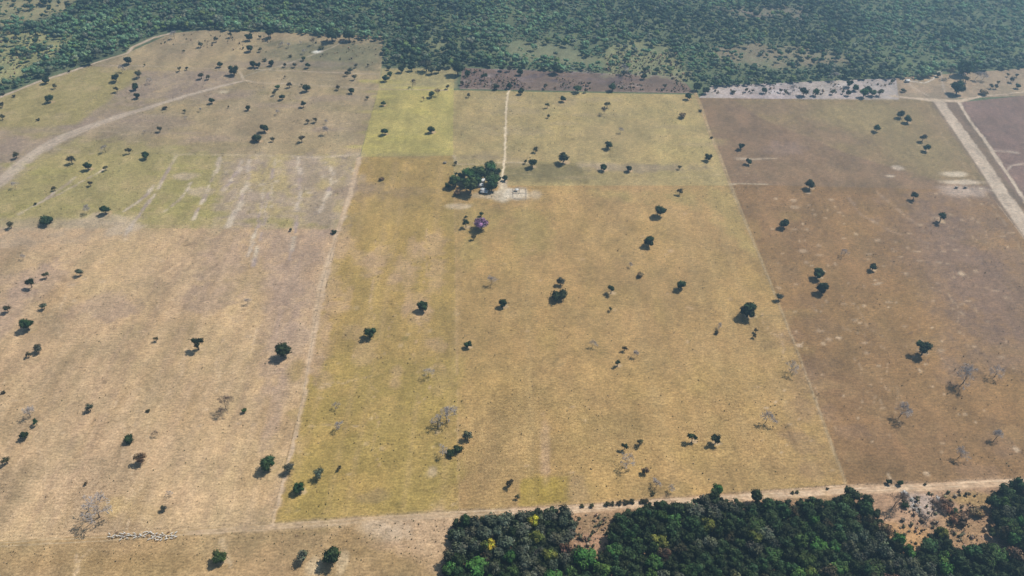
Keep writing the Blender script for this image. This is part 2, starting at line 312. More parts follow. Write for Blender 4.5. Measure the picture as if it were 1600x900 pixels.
# ------------------------------------------------------------------ materials
def new_mat(name, rough=.9):
    m = bpy.data.materials.new(name); m.use_nodes = True
    b = m.node_tree.nodes['Principled BSDF']; b.inputs['Roughness'].default_value = rough
    b.inputs['Specular IOR Level'].default_value = .15
    return m, m.node_tree, b
def N(nt, t, **k):
    n = nt.nodes.new(t)
    for a, v in k.items(): setattr(n, a, v)
    return n
def ground_mat(name, speck=.5, tuft=.5, light=.4, sc1=.55):
    m, nt, b = new_mat(name, .95); L = nt.links.new
    at = N(nt, 'ShaderNodeVertexColor', layer_name='Col'); tc = N(nt, 'ShaderNodeTexCoord')
    def noise(s, det, rough=.6, stretch=None):
        n = N(nt, 'ShaderNodeTexNoise'); n.inputs['Scale'].default_value = s; n.inputs['Detail'].default_value = det; n.inputs['Roughness'].default_value = rough
        if stretch:
            mp = N(nt, 'ShaderNodeMapping'); mp.inputs['Scale'].default_value = stretch; L(tc.outputs['Object'], mp.inputs['Vector']); L(mp.outputs[0], n.inputs['Vector'])
        else: L(tc.outputs['Object'], n.inputs['Vector'])
        return n
    def ramp(src, a, b_, lo, hi):
        r = N(nt, 'ShaderNodeMapRange'); L(src, r.inputs[0]); r.inputs[1].default_value = a; r.inputs[2].default_value = b_; r.inputs[3].default_value = lo; r.inputs[4].default_value = hi; return r.outputs[0]
    def mul(a, b_):
        n = N(nt, 'ShaderNodeMath', operation='MULTIPLY'); L(a, n.inputs[0]); L(b_, n.inputs[1]); return n.outputs[0]
    n1 = noise(sc1, 6, .7); n2 = noise(.13, 5, .65); n3 = noise(.035, 4, .6, (1.0, .45, 1)); n4 = noise(.33, 3, .6, (.6, 1.4, 1))
    v = mul(ramp(n1.outputs[0], .36, .64, 1-speck*.5, 1+speck*.5), ramp(n2.outputs[0], .36, .64, .90, 1.10))
    v = mul(v, ramp(n3.outputs[0], .36, .64, .90, 1.10)); v = mul(v, ramp(n4.outputs[0], .38, .62, .84, 1.16))
    mx = N(nt, 'ShaderNodeVectorMath', operation='SCALE'); L(at.outputs[0], mx.inputs[0]); L(v, mx.inputs['Scale'])
    # dark tussocks and light straw flecks
    n5 = noise(.30, 4, .75); tm = ramp(n5.outputs[0], .585, .66, 0, tuft)
    n6 = noise(.42, 3, .8); n6.inputs['Distortion'].default_value = .6; lm = ramp(n6.outputs[0], .59, .68, 0, light)
    m1 = N(nt, 'ShaderNodeMix', data_type='RGBA'); L(tm, m1.inputs[0]); L(mx.outputs[0], m1.inputs[6])
    dk = N(nt, 'ShaderNodeVectorMath', operation='MULTIPLY'); L(mx.outputs[0], dk.inputs[0]); dk.inputs[1].default_value = (.55, .56, .50); L(dk.outputs[0], m1.inputs[7])
    m2 = N(nt, 'ShaderNodeMix', data_type='RGBA'); L(lm, m2.inputs[0]); L(m1.outputs[2], m2.inputs[6])
    lt = N(nt, 'ShaderNodeVectorMath', operation='MULTIPLY'); L(mx.outputs[0], lt.inputs[0]); lt.inputs[1].default_value = (1.35, 1.33, 1.32); L(lt.outputs[0], m2.inputs[7])
    L(m2.outputs[2], b.inputs['Base Color'])
    bp = N(nt, 'ShaderNodeBump'); bp.inputs['Strength'].default_value = .55; bp.inputs['Distance'].default_value = .5
    L(n1.outputs[0], bp.inputs['Height']); L(bp.outputs[0], b.inputs['Normal'])
    return m
M_GRASS = ground_mat('dry_grass', .58, .58, .38)
M_BROWN = ground_mat('brown_stubble', .58, .6, .85)
M_SOIL = ground_mat('bare_soil', .35, .2, sc1=.4)
M_ROUGH = ground_mat('rough_scrub_ground', .7, .8)
def leaf_mat(name, col, var=.35, trans=.12, rough=.75, hue=.03):
    m, nt, b = new_mat(name, rough); L = nt.links.new
    at = N(nt, 'ShaderNodeVertexColor', layer_name='Col'); oi = N(nt, 'ShaderNodeObjectInfo')
    sc_ = N(nt, 'ShaderNodeVectorMath', operation='MULTIPLY'); L(at.outputs[0], sc_.inputs[0]); sc_.inputs[1].default_value = col
    mr = N(nt, 'ShaderNodeMapRange'); L(oi.outputs['Random'], mr.inputs[0]); mr.inputs[3].default_value = 1-var; mr.inputs[4].default_value = 1+var
    h = N(nt, 'ShaderNodeHueSaturation'); L(sc_.outputs[0], h.inputs['Color']); L(mr.outputs[0], h.inputs['Value'])
    mh = N(nt, 'ShaderNodeMapRange'); L(oi.outputs['Random'], mh.inputs[0]); mh.inputs[3].default_value = .5-hue; mh.inputs[4].default_value = .5+hue; L(mh.outputs[0], h.inputs['Hue'])
    L(h.outputs[0], b.inputs['Base Color'])
    if trans:
        tr = N(nt, 'ShaderNodeBsdfTranslucent'); L(h.outputs[0], tr.inputs[0]); ms = N(nt, 'ShaderNodeMixShader'); ms.inputs[0].default_value = trans
        L(b.outputs[0], ms.inputs[1]); L(tr.outputs[0], ms.inputs[2]); L(ms.outputs[0], nt.nodes['Material Output'].inputs[0])
    return m
LM = {
 'dark': leaf_mat('leaf_dark_green', (.025, .042, .014), .35),
 'green': leaf_mat('leaf_mid_green', (.046, .088, .022), .3),
 'bright': leaf_mat('leaf_bright_green', (.052, .10, .020), .2),
 'olive': leaf_mat('leaf_olive_brown', (.066, .060, .028), .25),
 'yellow': leaf_mat('leaf_yellow_bloom', (.34, .28, .03), .15),
 'lime': leaf_mat('leaf_yellow_green', (.11, .13, .025), .2),
 'purple': leaf_mat('purple_blossom', (.22, .13, .21), .1, .1),
 'grey': leaf_mat('leaf_grey_green', (.078, .088, .056), .25),
 'brown': leaf_mat('leaf_dry_brown', (.15, .10, .055), .25),
}
def solid(name, col, rough=.85, nz=.25, scale=2.0):
    m, nt, b = new_mat(name, rough); L = nt.links.new
    tc = N(nt, 'ShaderNodeTexCoord'); n = N(nt, 'ShaderNodeTexNoise'); n.inputs['Scale'].default_value = scale; n.inputs['Detail'].default_value = 5; L(tc.outputs['Object'], n.inputs['Vector'])
    mr = N(nt, 'ShaderNodeMapRange'); L(n.outputs[0], mr.inputs[0]); mr.inputs[1].default_value = .3; mr.inputs[2].default_value = .7; mr.inputs[3].default_value = 1-nz; mr.inputs[4].default_value = 1+nz
    s = N(nt, 'ShaderNodeVectorMath', operation='SCALE'); s.inputs[0].default_value = col; L(mr.outputs[0], s.inputs['Scale']); L(s.outputs[0], b.inputs['Base Color'])
    return m
M_BARK = solid('bark', (.13, .10, .075)); M_TWIG = solid('pale_twigs', (.40, .36, .34), nz=.2); M_TWIGB = solid('brown_twigs', (.17, .12, .09))
M_WALL = solid('whitewash', (.62, .58, .52), nz=.1); M_ROOFW = solid('pale_metal_roof', (.48, .47, .45), .45, .12, .8); M_ROOFR = solid('clay_tiles', (.34, .20, .14), .8, .25, 3)
M_DARK = solid('dark_opening', (.03, .028, .025)); M_WOOD = solid('weathered_wood', (.20, .16, .12)); M_COW = solid('white_hide', (.56, .52, .46), nz=.12); M_COWB = solid('brown_hide', (.22, .13, .08), nz=.12)
M_CONC = solid('concrete', (.45, .42, .38)); M_PALEW = solid('bleached_timber', (.36, .33, .30), nz=.3); M_TRASH = solid('white_rubble', (.40, .38, .36), nz=.4, scale=.8)

# ------------------------------------------------------------------ ground, fields, roads
z0 = 0.0
def patch(name, Lp, Rp, base, mat, z, step=2.6, kind='structure'):
    """sheet between a left and a right polyline (same number of points, far end last)"""
    Lw = poly(Lp); Rw = poly(Rp); V = []; nx = int(max(np.hypot(*(Lw-Rw).T))/step)+2; rows = []
    for i in range(len(Lw)-1):
        n = max(1, int(max(np.hypot(*(Lw[i+1]-Lw[i])), np.hypot(*(Rw[i+1]-Rw[i])))/step))
        for k in range(n + (i == len(Lw)-2)): rows.append((i, k/n))
    t = np.linspace(0, 1, nx); X = []; Y = []
    for i, s in rows:
        l = Lw[i]*(1-s)+Lw[i+1]*s; r = Rw[i]*(1-s)+Rw[i+1]*s
        X.append(l[0]*(1-t)+r[0]*t); Y.append(l[1]*(1-t)+r[1]*t)
    return grid(name, np.array(X), np.array(Y), base, mat, z)
def grid(name, X, Y, base, mat, z):
    ny, nx = X.shape
    c = paint(X, Y, A(base) if not callable(base) else base(X, Y))
    V = np.stack([X, Y, np.full(X.shape, z)], -1).reshape(-1, 3)
    idx = np.arange(ny*nx).reshape(ny, nx); Fc = np.stack([idx[:-1, :-1], idx[:-1, 1:], idx[1:, 1:], idx[1:, :-1]], -1).reshape(-1, 4)
    # keep faces pointing up
    a, b_, d_ = V[Fc[0, 0]], V[Fc[0, 1]], V[Fc[0, 3]]
    if np.cross(b_-a, d_-a)[2] < 0: Fc = Fc[:, ::-1]
    return structure(mesh_np(name, V, Fc, mat, col=c.reshape(-1, 3)))
ts = np.array
# far ground to the horizon
gx = np.concatenate([np.linspace(-14000, -1700, 12), np.linspace(-1600, 1600, 190), np.linspace(1700, 14000, 12)])
gy = np.concatenate([np.linspace(-9000, 0, 8), np.linspace(60, 1900, 120), np.linspace(2100, 22000, 14)])
X, Y = np.meshgrid(gx, gy)
def ground_base(X, Y):
    b = np.empty(X.shape+(3,)); b[:] = A((100, 96, 70)); b[Y < 900] = A((176, 142, 104)); return b
grid('ground', X, Y, ground_base, M_ROUGH, 0)

FAR = (92, 92, 66)
# woodland floor, upper clearings
patch('woodland_floor', [(-300,260),(-300,20),(-300,-60)], [(1900,260),(1900,20),(1900,-60)], (106,114,82), M_ROUGH, .02, 5)
patch('pasture', [(-420,872),(-300,600),(-230,354)], [(424,822),(484,560),(531,358)], (194,163,124), M_GRASS, .06)             # left tan
patch('pasture', [(-230,354),(-200,290),(-150,240)], [(531,358),(548,300),(563,241)], (174,154,108), M_GRASS, .06)             # striped
patch('pasture', [(-150,240),(-60,190),(0,152),(60,128),(130,105),(205,80),(268,52),(320,47)], [(563,241),(577,190),(586,160),(592,137),(596,105),(598,80),(600,62),(600,56)], (170,148,112), M_GRASS, .06)
patch('pasture', [(563,245),(577,190),(592,137),(598,108)], [(708,243),(708,190),(709,141),(710,110)], (180,164,98), M_GRASS, .06)     # yellow
patch('pasture', [(424,820),(474,620),(492,510),(531,358),(563,245)], [(717,803),(715,640),(713,520),(711,358),(708,243)], (172,143,86), M_GRASS, .06)
patch('pasture', [(709,290),(708,243),(708,190),(709,141)], [(1144,290),(1125,245),(1103,190),(1090,148)], (176,154,104), M_GRASS, .06)
patch('pasture', [(717,802),(715,640),(713,520),(711,358),(709,290)], [(1320,757),(1278,637),(1235,520),(1170,358),(1144,290)], (178,145,94), M_GRASS, .06)
patch('brown_pasture', [(1142,288),(1125,245),(1103,190),(1091,152)], [(1542,298),(1505,245),(1470,190),(1446,155)], (146,118,88), M_BROWN, .06)
patch('brown_pasture', [(1322,757),(1278,637),(1235,520),(1170,358),(1142,288)], [(1960,742),(1800,640),(1700,520),(1590,360),(1542,298)], (150,117,78), M_BROWN, .06)
patch('brown_pasture', [(1660,412),(1568,280),(1499,160)], [(1900,330),(1800,220),(1700,139)], (142,114,98), M_BROWN, .06)
patch('verge', [(1640,420),(1542,298),(1446,155)], [(1668,412),(1572,280),(1500,160)], (140,116,92), M_GRASS, .09)
patch('burnt_strip', [(718,139),(722,106)], [(1085,146),(1062,119)], (128,106,92), M_ROUGH, .08)
patch('sandy_strip', [(1092,153),(1112,134)], [(1405,157),(1400,122)], (184,168,160), M_SOIL, .08)
patch('grass_strip', [(1395,158),(1395,122)], [(1720,145),(1640,104)], (168,144,116), M_GRASS, .07)
patch('grass_strip', [(-420,960),(-420,874)], [(718,960),(718,804)], (176,146,104), M_GRASS, .06)
patch('clearing_floor', [(700,960),(717,804)], [(1760,960),(1700,748)], (166,132,100), M_ROUGH, .05)
# roads and tracks: fine ribbons in the same colours
def ribbon(name, pts, wpx, base, z, mat=M_SOIL, step=1.6):
    P = poly(pts); W = np.interp(np.arange(len(pts)), np.arange(len(pts)), [wpx]*len(pts) if not hasattr(wpx, '__len__') else wpx)
    W = W*.5*np.array([depth(p[1]) for p in pts])/F
    s = np.concatenate([[0], np.cumsum(np.hypot(*np.diff(P, axis=0).T))]); n = int(s[-1]/step)+2; t = np.linspace(0, s[-1], n)
    # smooth the polyline
    x = np.interp(t, s, P[:, 0]); y = np.interp(t, s, P[:, 1]); w_ = np.interp(t, s, W)
    kx = np.ones(9)/9; x[4:-4] = np.convolve(x, kx, 'valid'); y[4:-4] = np.convolve(y, kx, 'valid')
    dx = np.gradient(x); dy = np.gradient(y); l = np.hypot(dx, dy); nx_, ny_ = -dy/l, dx/l
    wob = (fbm(x, y, 9, 61)-.5)*.5+1
    k = max(4, int(W.max()*2/.9)); u = np.linspace(-1, 1, k)
    X = x[:, None]+nx_[:, None]*w_[:, None]*u*wob[:, None]; Y = y[:, None]+ny_[:, None]*w_[:, None]*u*wob[:, None]
    return grid(name, X, Y, base, mat, z)
ribbon('dirt_road', T_ROAD[:9], [13]*8+[16], (176,146,104), .12)
ribbon('dirt_road', T_ROAD[8:], 15, (186,152,116), .13)
ribbon('dirt_track', T_FARM, 6, (176,154,104), .12)
ribbon('airstrip', T_STRIP, [19,20,23,25,27,29,34], (140,116,92), .12)
ribbon('dirt_track', T_STRIP2, [7,6,8,9,6,7,9], (140,116,92), .13)
ribbon('dirt_road', T_CROSS, [6,8,12,10,5,4,4,4], (168,144,116), .14)
ribbon('dirt_track', T_EDGE, 7, (168,148,110), .12)
ribbon('dirt_track', T_UP, 3, (170,148,112), .12)
ribbon('dirt_track', T_LINK, [5,6,4,3,3,3,3], (170,148,112), .13)
ribbon('dirt_track', T_HOUSE, 3.5, (150,136,104), .14)
ribbon('dirt_track', T_DIAG, [15,15,15,16,20,22,20,17,14,11,8,7], (170,148,112), .15, step=2)
ribbon('dirt_track', T_WEST, [7,7,8,8,8,10,15,12,9,9,10,9,9], (184,152,106), .11)
ribbon('dirt_track', T_EAST, 5, (170,140,96), .11)

# ------------------------------------------------------------------ plants
def ico(sub):
    import bmesh
    bm = bmesh.new(); bmesh.ops.create_icosphere(bm, subdivisions=sub, radius=1); bm.verts.ensure_lookup_table()
    V = np.array([v.co[:] for v in bm.verts]); Fc = np.array([[v.index for v in f.verts] for f in bm.faces]); bm.free(); return V, Fc
ICO1, ICO2 = ico(1), ico(2)
def rdir(n, rs):
    v = rs.normal(size=(n, 3)); return v/np.linalg.norm(v, axis=1)[:, None]
def cards(P, Nn, size, rs):
    """small bent leaf-clump faces (triangles) at P facing roughly Nn"""
    n = len(P); a = np.cross(Nn, rdir(n, rs)); a /= np.linalg.norm(a, axis=1)[:, None]; b = np.cross(Nn, a)
    s = size*(.6+.8*rs.rand(n))[:, None]; e = rs.uniform(.55, 1.1, (n, 1))
    q = [P-a*s*.9, P-b*s*e*.7+Nn*s*.22, P+a*s, P+b*s*e*.8-Nn*s*.1]
    V = np.stack(q, 1).reshape(-1, 3); i = np.arange(n)*4
    return V, np.concatenate([np.stack([i, i+1, i+2], 1), np.stack([i, i+2, i+3], 1)])
class MB:
    def __init__(s): s.V = []; s.F = []; s.C = []; s.n = 0
    def add(s, V, Fc, c=(1, 1, 1)):
        V = np.asarray(V, float); s.V.append(V); s.F.append(np.asarray(Fc)+s.n); s.n += len(V)
        c = np.asarray(c, float); s.C.append(np.broadcast_to(c, (len(V), 3)) if c.ndim == 1 else c)
    def arrays(s): return np.concatenate(s.V), np.concatenate(s.F), np.concatenate(s.C)
def tube(mb, a, b, ra, rb, k=5, c=(1, 1, 1)):
    a = np.array(a, float); b = np.array(b, float); d = b-a; d /= np.linalg.norm(d)+1e-9
    u = np.cross(d, (0, 0, 1) if abs(d[2]) < .9 else (1, 0, 0)); u /= np.linalg.norm(u); v = np.cross(d, u)
    t = np.arange(k)*2*math.pi/k; r = np.cos(t)[:, None]*u+np.sin(t)[:, None]*v
    V = np.concatenate([a+r*ra, b+r*rb]); i = np.arange(k); j = (i+1) % k
    mb.add(V, np.concatenate([np.stack([i, j, j+k], 1), np.stack([i, j+k, i+k], 1)]), c)
def crown_arrays(seed, rx, rz, zc, nl, ncard, csize, core=.80, lobe=(.38, .58), sub=2, tall=1.0, flat=.0):
    rs = np.random.RandomState(seed); mb = MB(); base, Fb = (ICO2 if sub == 2 else ICO1)
    for k in range(nl):
        ang = k*2.4+rs.uniform(-.5, .5); rr = math.sqrt((k+.35)/nl)*.66; hz = rs.uniform(-.45, .75)*(1-rr*.7)
        c = np.array([math.cos(ang)*rr*rx, math.sin(ang)*rr*rx, zc+hz*rz*.75])
        r = rs.uniform(*lobe)*rx; shade = rs.uniform(.6, 1.45); tint = np.array([shade*rs.uniform(.85, 1.2), shade, shade*rs.uniform(.8, 1.1)])
        sq = min(1, rz/rx*1.15)
        if core:
            d = rs.uniform(.78, 1.14, len(base))[:, None]*core*r
            V = base*d; V[:, 2] *= sq; mb.add(V+c, Fb, tint*.85)
        n = ncard; D = rdir(n, rs); D[:, 2] = np.where(rs.rand(n) < .6, np.abs(D[:, 2]), D[:, 2])
        P = D*r*rs.uniform(.72 if core else .25, 1.14, (n, 1)); P[:, 2] *= sq
        nn = D+rs.normal(size=(n, 3))*.45; nn /= np.linalg.norm(nn, axis=1)[:, None]
        V, Fc = cards(P+c, nn, csize, rs); cc = np.repeat(rs.uniform(.6, 1.5, n), 4)[:, None]*tint
        mb.add(V, Fc, cc)
    return mb
def trunk_mb(seed, h, r, spread, nb=5, lean=.0):
    rs = np.random.RandomState(seed); mb = MB(); p = np.array([0, 0, -.15]); q = np.array([rs.uniform(-.4, .4)+lean, rs.uniform(-.4, .4), h*.38])
    tube(mb, p, q*np.array([.5, .5, .5]), r*1.25, r, 7); tube(mb, q*.5, q, r, r*.8, 7)
    for k in range(nb):
        a = k*6.283/nb+rs.uniform(-.5, .5); e = q+np.array([math.cos(a)*spread, math.sin(a)*spread, h*rs.uniform(.25, .45)])
        m = (q+e)/2+np.array([0, 0, .4]); tube(mb, q, m, r*.6, r*.38, 5); tube(mb, m, e, r*.38, r*.15, 4)
    return mb
def bare_mb(seed, h, spread, depth_=4, thin=.05, droop=0.):
    """leafless branching: returns (trunk and limbs, twigs)"""
    rs = np.random.RandomState(seed); T = MB(); W = MB()
    def br(p, d, L, r, lv):
        q = p+d*L; mid = (p+q)/2+rs.normal(size=3)*L*.06
        t = T if lv < 2 else W; tube(t, p, mid, r, r*.8, 5 if lv < 2 else 3); tube(t, mid, q, r*.8, max(thin, r*.55), 5 if lv < 2 else 3)
        if lv >= depth_: return
        for k in range(4 if lv == 0 else rs.randint(3, 5)):
            a = rs.uniform(0, 6.283); s = rs.uniform(.45, 1.0)*spread
            u = rdir(1, rs)[0]; nd = d+u*s; nd[2] += .18-droop; nd /= np.linalg.norm(nd)
            br(q if k else mid*.3+q*.7, nd, L*rs.uniform(.62, .9), max(thin, r*.5), lv+1)
    br(np.array([0, 0, -.1]), np.array([rs.uniform(-.15, .15), rs.uniform(-.15, .15), 1.]), h*.26, h*.022, 0)
    return T, W
def me_of(name, mb, mat):
    V, Fc, C = mb.arrays(); o = mesh_np(name, V, Fc, mat, col=C); me = o.data; bpy.data.objects.remove(o); return me
PROTO = {}    # key -> list of variants: (list of (part name, mesh), nominal crown diameter, crown centre height)
def proto(key, n, builder): PROTO[key] = [builder(100*hash_(key)+i) for i in range(n)]
def hash_(s): return sum(ord(c)*(i+3) for i, c in enumerate(s)) % 97
def leafy(leaf, nl=9, nc=80, cs=.55, rz=.98, hc=4.75, core=.8, h=9, lobe=(.38, .56)):
    def f(seed):
        rs = random.Random(seed); k = rs.uniform(.85, 1.15)
        c = crown_arrays(seed, 5*.88, 5*rz*k*.88, hc, max(4, int(nl*rs.uniform(.8, 1.2))), nc, cs, core, lobe)
        t = trunk_mb(seed+5, h, .36, 2.4); return [('trunk', me_of('trunk', t, M_BARK)), ('crown', me_of('crown', c, LM[leaf]))], 10.4, hc
    return f
def bare(mt, sp_=1.15, h=9, depth_=5, thin=.045):
    def f(seed):
        T, W = bare_mb(seed, h, sp_, depth_, thin); V = np.concatenate([v for v in W.V]); 
        dia = np.percentile(np.abs(V[:, :2]), 92)*2.2; zc = float(V[:, 2].mean())
        return [('trunk', me_of('trunk', T, M_BARK)), ('crown', me_of('crown', W, mt))], dia, zc
    return f
def shrub(leaf, nl=5, cs=.5):
    def f(seed):
        c = crown_arrays(seed, 4.6, 2.9, 2.3, nl, 60, cs, .75, (.4, .6)); t = trunk_mb(seed+5, 3.4, .22, 1.6, 4)
        return [('stem', me_of('stem', t, M_BARK)), ('foliage', me_of('foliage', c, LM[leaf]))], 10, 2.3
    return f
proto('D', 9, leafy('dark'))                                       # dense dark green
proto('G', 4, leafy('green', 10, 80, .5))                          # fresher green
proto('M', 7, leafy('olive', 7, 60, .5, .95, 4.8, .55, 7.5, (.32, .48)))   # thin olive brown
proto('O', 5, leafy('dark', 6, 70, .5, .85, 5.3, .72, 8.4, (.32, .46)))   # open, clumpy
proto('E', 3, leafy('grey', 8, 80, .5, .95, 4.9, .6))               # grey green
proto('S', 6, bare(M_TWIG)); proto('T', 4, bare(M_TWIGB))          # leafless pale / brown
proto('P', 1, leafy('purple', 9, 100, .5, .6, 3.6, .5, 6))
proto('B', 4, shrub('olive')); proto('C', 4, shrub('dark', 6)); proto('W', 3, shrub('brown'))
proto('Y', 2, leafy('yellow', 8, 80, .5)); proto('L', 3, leafy('lime', 9, 80, .5)); proto('H', 3, leafy('bright', 9, 80, .5)); proto('N', 3, leafy('brown', 8, 80, .5, core=.6))
KIND = {'D': ('pasture_tree', 'dense dark green tree', 'tree'), 'G': ('pasture_tree', 'leafy mid green tree', 'tree'), 'M': ('thin_tree', 'thin olive brown tree', 'tree'),
        'O': ('open_crowned_tree', 'dark open crowned tree', 'tree'), 'E': ('grey_green_tree', 'grey green tree', 'tree'), 'S': ('leafless_tree', 'pale leafless tree', 'tree'),
        'T': ('leafless_tree', 'brown leafless tree', 'tree'), 'P': ('flowering_tree', 'purple flowering tree', 'tree'), 'B': ('bush', 'low olive bush', 'bush'), 'C': ('bush', 'low dark green bush', 'bush'),
        'W': ('bush', 'dry brown bush', 'bush'), 'Y': ('flowering_tree', 'yellow flowering tree', 'tree'), 'L': ('yellow_green_tree', 'yellow green tree', 'tree'), 'H': ('bright_green_tree', 'bright green tree', 'tree'), 'N': ('dry_tree', 'dry brown tree', 'tree')}
THINGS = []    # (object, key, px, py, width)
cnt = {}
def plant(key, x, y, dia, px, py, wpx, zone=None, sink=0, zs=1.0):
    v = PROTO[key]; i = cnt.get(key, 0); cnt[key] = i+1; parts, nd, hc = v[(i*5+int(px)) % len(v)]
    e = bpy.data.objects.new(KIND[key][0], None); COL.objects.link(e); e.empty_display_size = 1
    s = dia/nd; e.location = (x, y, .12-sink); e.scale = (s, s, s*zs); e.rotation_euler = (0, 0, rnd.uniform(0, 6.283))
    for nm, me in parts:
        o = bpy.data.objects.new(nm, me); COL.objects.link(o); o.parent = e
    e['category'] = KIND[key][2]; THINGS.append([e, key, px, py, wpx, zone]); return e
# trees in the pastures: kind, crown centre in the photograph, crown width in px; the widest C bush stands in for a tree's shadow and shrub
TREES = """D 138 95 14,D 200 95 13,D 77 155 12,D 71 126 11,M 85 135 8,D 180 122 13,M 216 116 13,M 182 140 10,D 211 136 11,D 214 150 10,S 233 126 9,S 190 108 9,M 226 102 4,
M 287 80 5,S 272 56 9,M 313 70 9,M 337 62 9,M 360 55 9,D 389 58 12,D 390 76 11,D 343 101 9,M 280 108 8,M 292 107 6,D 365 110 16,D 395 101 10,M 314 119 10,M 325 121 8,D 331 158 9,
D 388 169 8,M 357 167 4,M 288 174 6,S 290 184 5,S 312 172 5,M 249 202 10,S 226 206 5,B 257 169 8,B 60 187 6,M 3 164 9,M 3 183 10,B 22 150 6,B 5 147 6,D 398 216 10,B 108 111 5,
D 403 102 9,D 424 99 9,M 445 102 7,M 460 102 8,D 481 103 8,D 422 53 14,M 406 58 6,M 418 61 6,M 406 78 7,S 441 70 6,S 451 72 6,S 469 67 5,T 489 67 8,B 501 75 9,S 475 81 6,B 454 88 6,
G 474 92 7,B 414 94 7,M 554 66 6,M 566 64 5,D 518 55 22,D 545 56 18,M 556 103 7,E 547 110 9,M 542 115 8,M 554 121 9,M 575 102 5,M 445 120 4,G 434 136 8,M 452 133 9,M 471 133 5,
D 478 138 12,M 429 145 9,D 441 152 9,O 474 163 10,M 528 137 8,D 549 142 9,M 574 153 6,S 434 176 6,M 481 190 7,M 493 188 9,S 509 191 5,S 512 205 11,D 413 201 13,D 403 217 11,M 426 218 8,
M 471 217 12,D 601 206 11,D 673 203 11,G 599 162 8,D 674 148 10,T 684 146 8,T 662 155 5,M 699 136 7,T 645 132 9,D 602 123 10,G 609 117 9,D 607 107 6,D 627 109 10,D 643 106 11,E 666 103 18,
E 675 110 13,D 685 110 9,D 715 107 22,D 730 115 9,O 757 119 11,M 722 130 7,D 776 136 9,D 796 135 9,M 732 149 7,D 784 107 9,M 796 108 9,M 741 114 6,D 813 113 10,D 869 109 15,M 852 135 9,
D 814 143 10,G 903 139 13,M 915 142 7,M 920 131 7,D 957 137 12,D 880 155 9,O 855 165 8,M 949 164 11,M 857 182 6,T 944 174 9,D 1006 120 9,M 1039 135 8,D 1075 151 10,D 1089 136 13,D 1103 142 11,
D 1026 110 9,S 974 109 13,D 1007 109 8,W 1066 181 13,S 969 204 8,B 1094 173 6,B 1112 215 5,M 1166 141 7,M 1176 142 6,D 1194 142 9,B 1145 144 8,M 1220 142 7,M 1227 144 6,S 1239 140 9,D 1256 144 13,
G 1275 145 11,E 1301 144 8,M 1317 144 6,D 1327 131 12,D 1337 138 10,D 1326 146 9,G 1350 146 14,D 1357 140 11,G 1364 145 12,M 1375 145 11,S 1306 121 10,M 1395 127 7,B 1412 142 8,D 1466 117 7,
D 1497 138 21,M 1510 124 12,S 1525 120 11,S 1537 120 11,T 1484 117 12,D 1506 108 24,M 1575 117 6,M 1581 125 9,M 1589 118 6,D 1591 135 8,M 1549 135 8,M 1557 136 7,W 1537 145 12,M 1560 129 6,
D 1408 179 12,D 1419 187 12,D 1370 201 11,M 1442 216 12,D 1448 232 11,M 25 243 11,M 111 250 14,M 201 236 11,D 227 243 12,D 137 260 13,M 165 263 9,M 141 287 9,M 84 295 8,S 23 290 9,S 164 234 9,
S 136 327 12,D 164 329 14,C 72 346 20,M 16 352 12,M 71 430 12,O 47 442 18,E 124 426 12,S 35 402 8,B 55 319 5,D 454 359 5,C 522 363 9,M 712 255 7,D 789 279 9,W 596 280 8,M 728 340 7,O 728 350 13,
D 752 335 7,P 752 351 24,M 740 371 9,S 767 440 12,W 715 301 14,M 837 234 10,D 880 248 17,D 832 256 14,M 821 253 7,D 943 262 11,D 983 264 10,M 1062 262 7,D 1107 246 12,D 1158 229 11,D 1170 253 10,
M 1062 300 11,D 1032 331 18,D 1014 378 17,E 876 440 14,C 874 463 24,O 955 453 15,D 1065 446 16,S 985 414 7,W 1000 430 11,D 951 227 13,D 1266 289 15,D 1226 350 15,O 1429 306 14,O 1471 340 17,
S 1320 396 12,D 1364 418 12,D 1279 428 18,D 1285 451 19,M 11 483 13,E 68 479 11,D 42 508 20,M 44 555 10,E 59 545 15,M 244 530 9,O 308 538 22,E 140 638 13,S 386 472 8,T 352 632 26,G 382 642 8,
S 45 647 15,O 56 660 12,B 5 613 7,B 231 642 7,D 442 550 24,D 578 521 20,D 660 479 17,D 731 539 12,D 786 475 13,S 669 584 16,S 526 634 11,S 697 652 26,S 684 660 20,S 527 668 13,E 730 681 17,
C 716 702 16,C 704 709 14,S 691 708 14,M 954 483 8,M 976 545 10,O 965 568 11,S 996 554 10,S 926 538 10,D 1169 486 26,S 1125 510 8,B 1120 520 7,M 1181 517 8,M 1179 525 8,S 1198 654 18,E 1218 465 12,
O 1444 545 27,S 1237 575 19,S 1509 590 26,S 1557 582 20,S 1410 642 24,D 38 681 13,M 10 720 15,C 201 687 17,T 243 678 10,N 220 716 20,M 134 756 6,S 149 796 42,E 256 795 10,S 264 772 9,G 342 871 23,
D 418 726 24,E 452 732 17,E 499 741 18,D 466 764 18,M 530 732 9,E 472 871 20,D 518 872 29,M 797 755 15,O 976 698 13,M 1000 692 13,S 979 721 22,N 1008 736 12,O 1082 685 18,O 1119 687 19,
S 1026 758 13,S 1049 763 11,M 808 777 9,B 1020 772 8,B 910 791 7,B 925 790 8,B 948 788 9,B 957 787 8,B 968 786 9,B 979 785 10,B 988 784 9,B 1003 784 9,B 1010 783 9,B 841 796 7,
D 1389 753 9,D 1407 755 9,T 1400 785 24,C 1414 788 14,T 1459 799 22,W 1525 800 22,S 1555 684 16,S 1500 710 16,B 1239 770 6,B 1246 769 6,B 1293 764 5,B 1445 757 5,W 1478 790 24,W 1500 812 26,C 1492 800 12"""
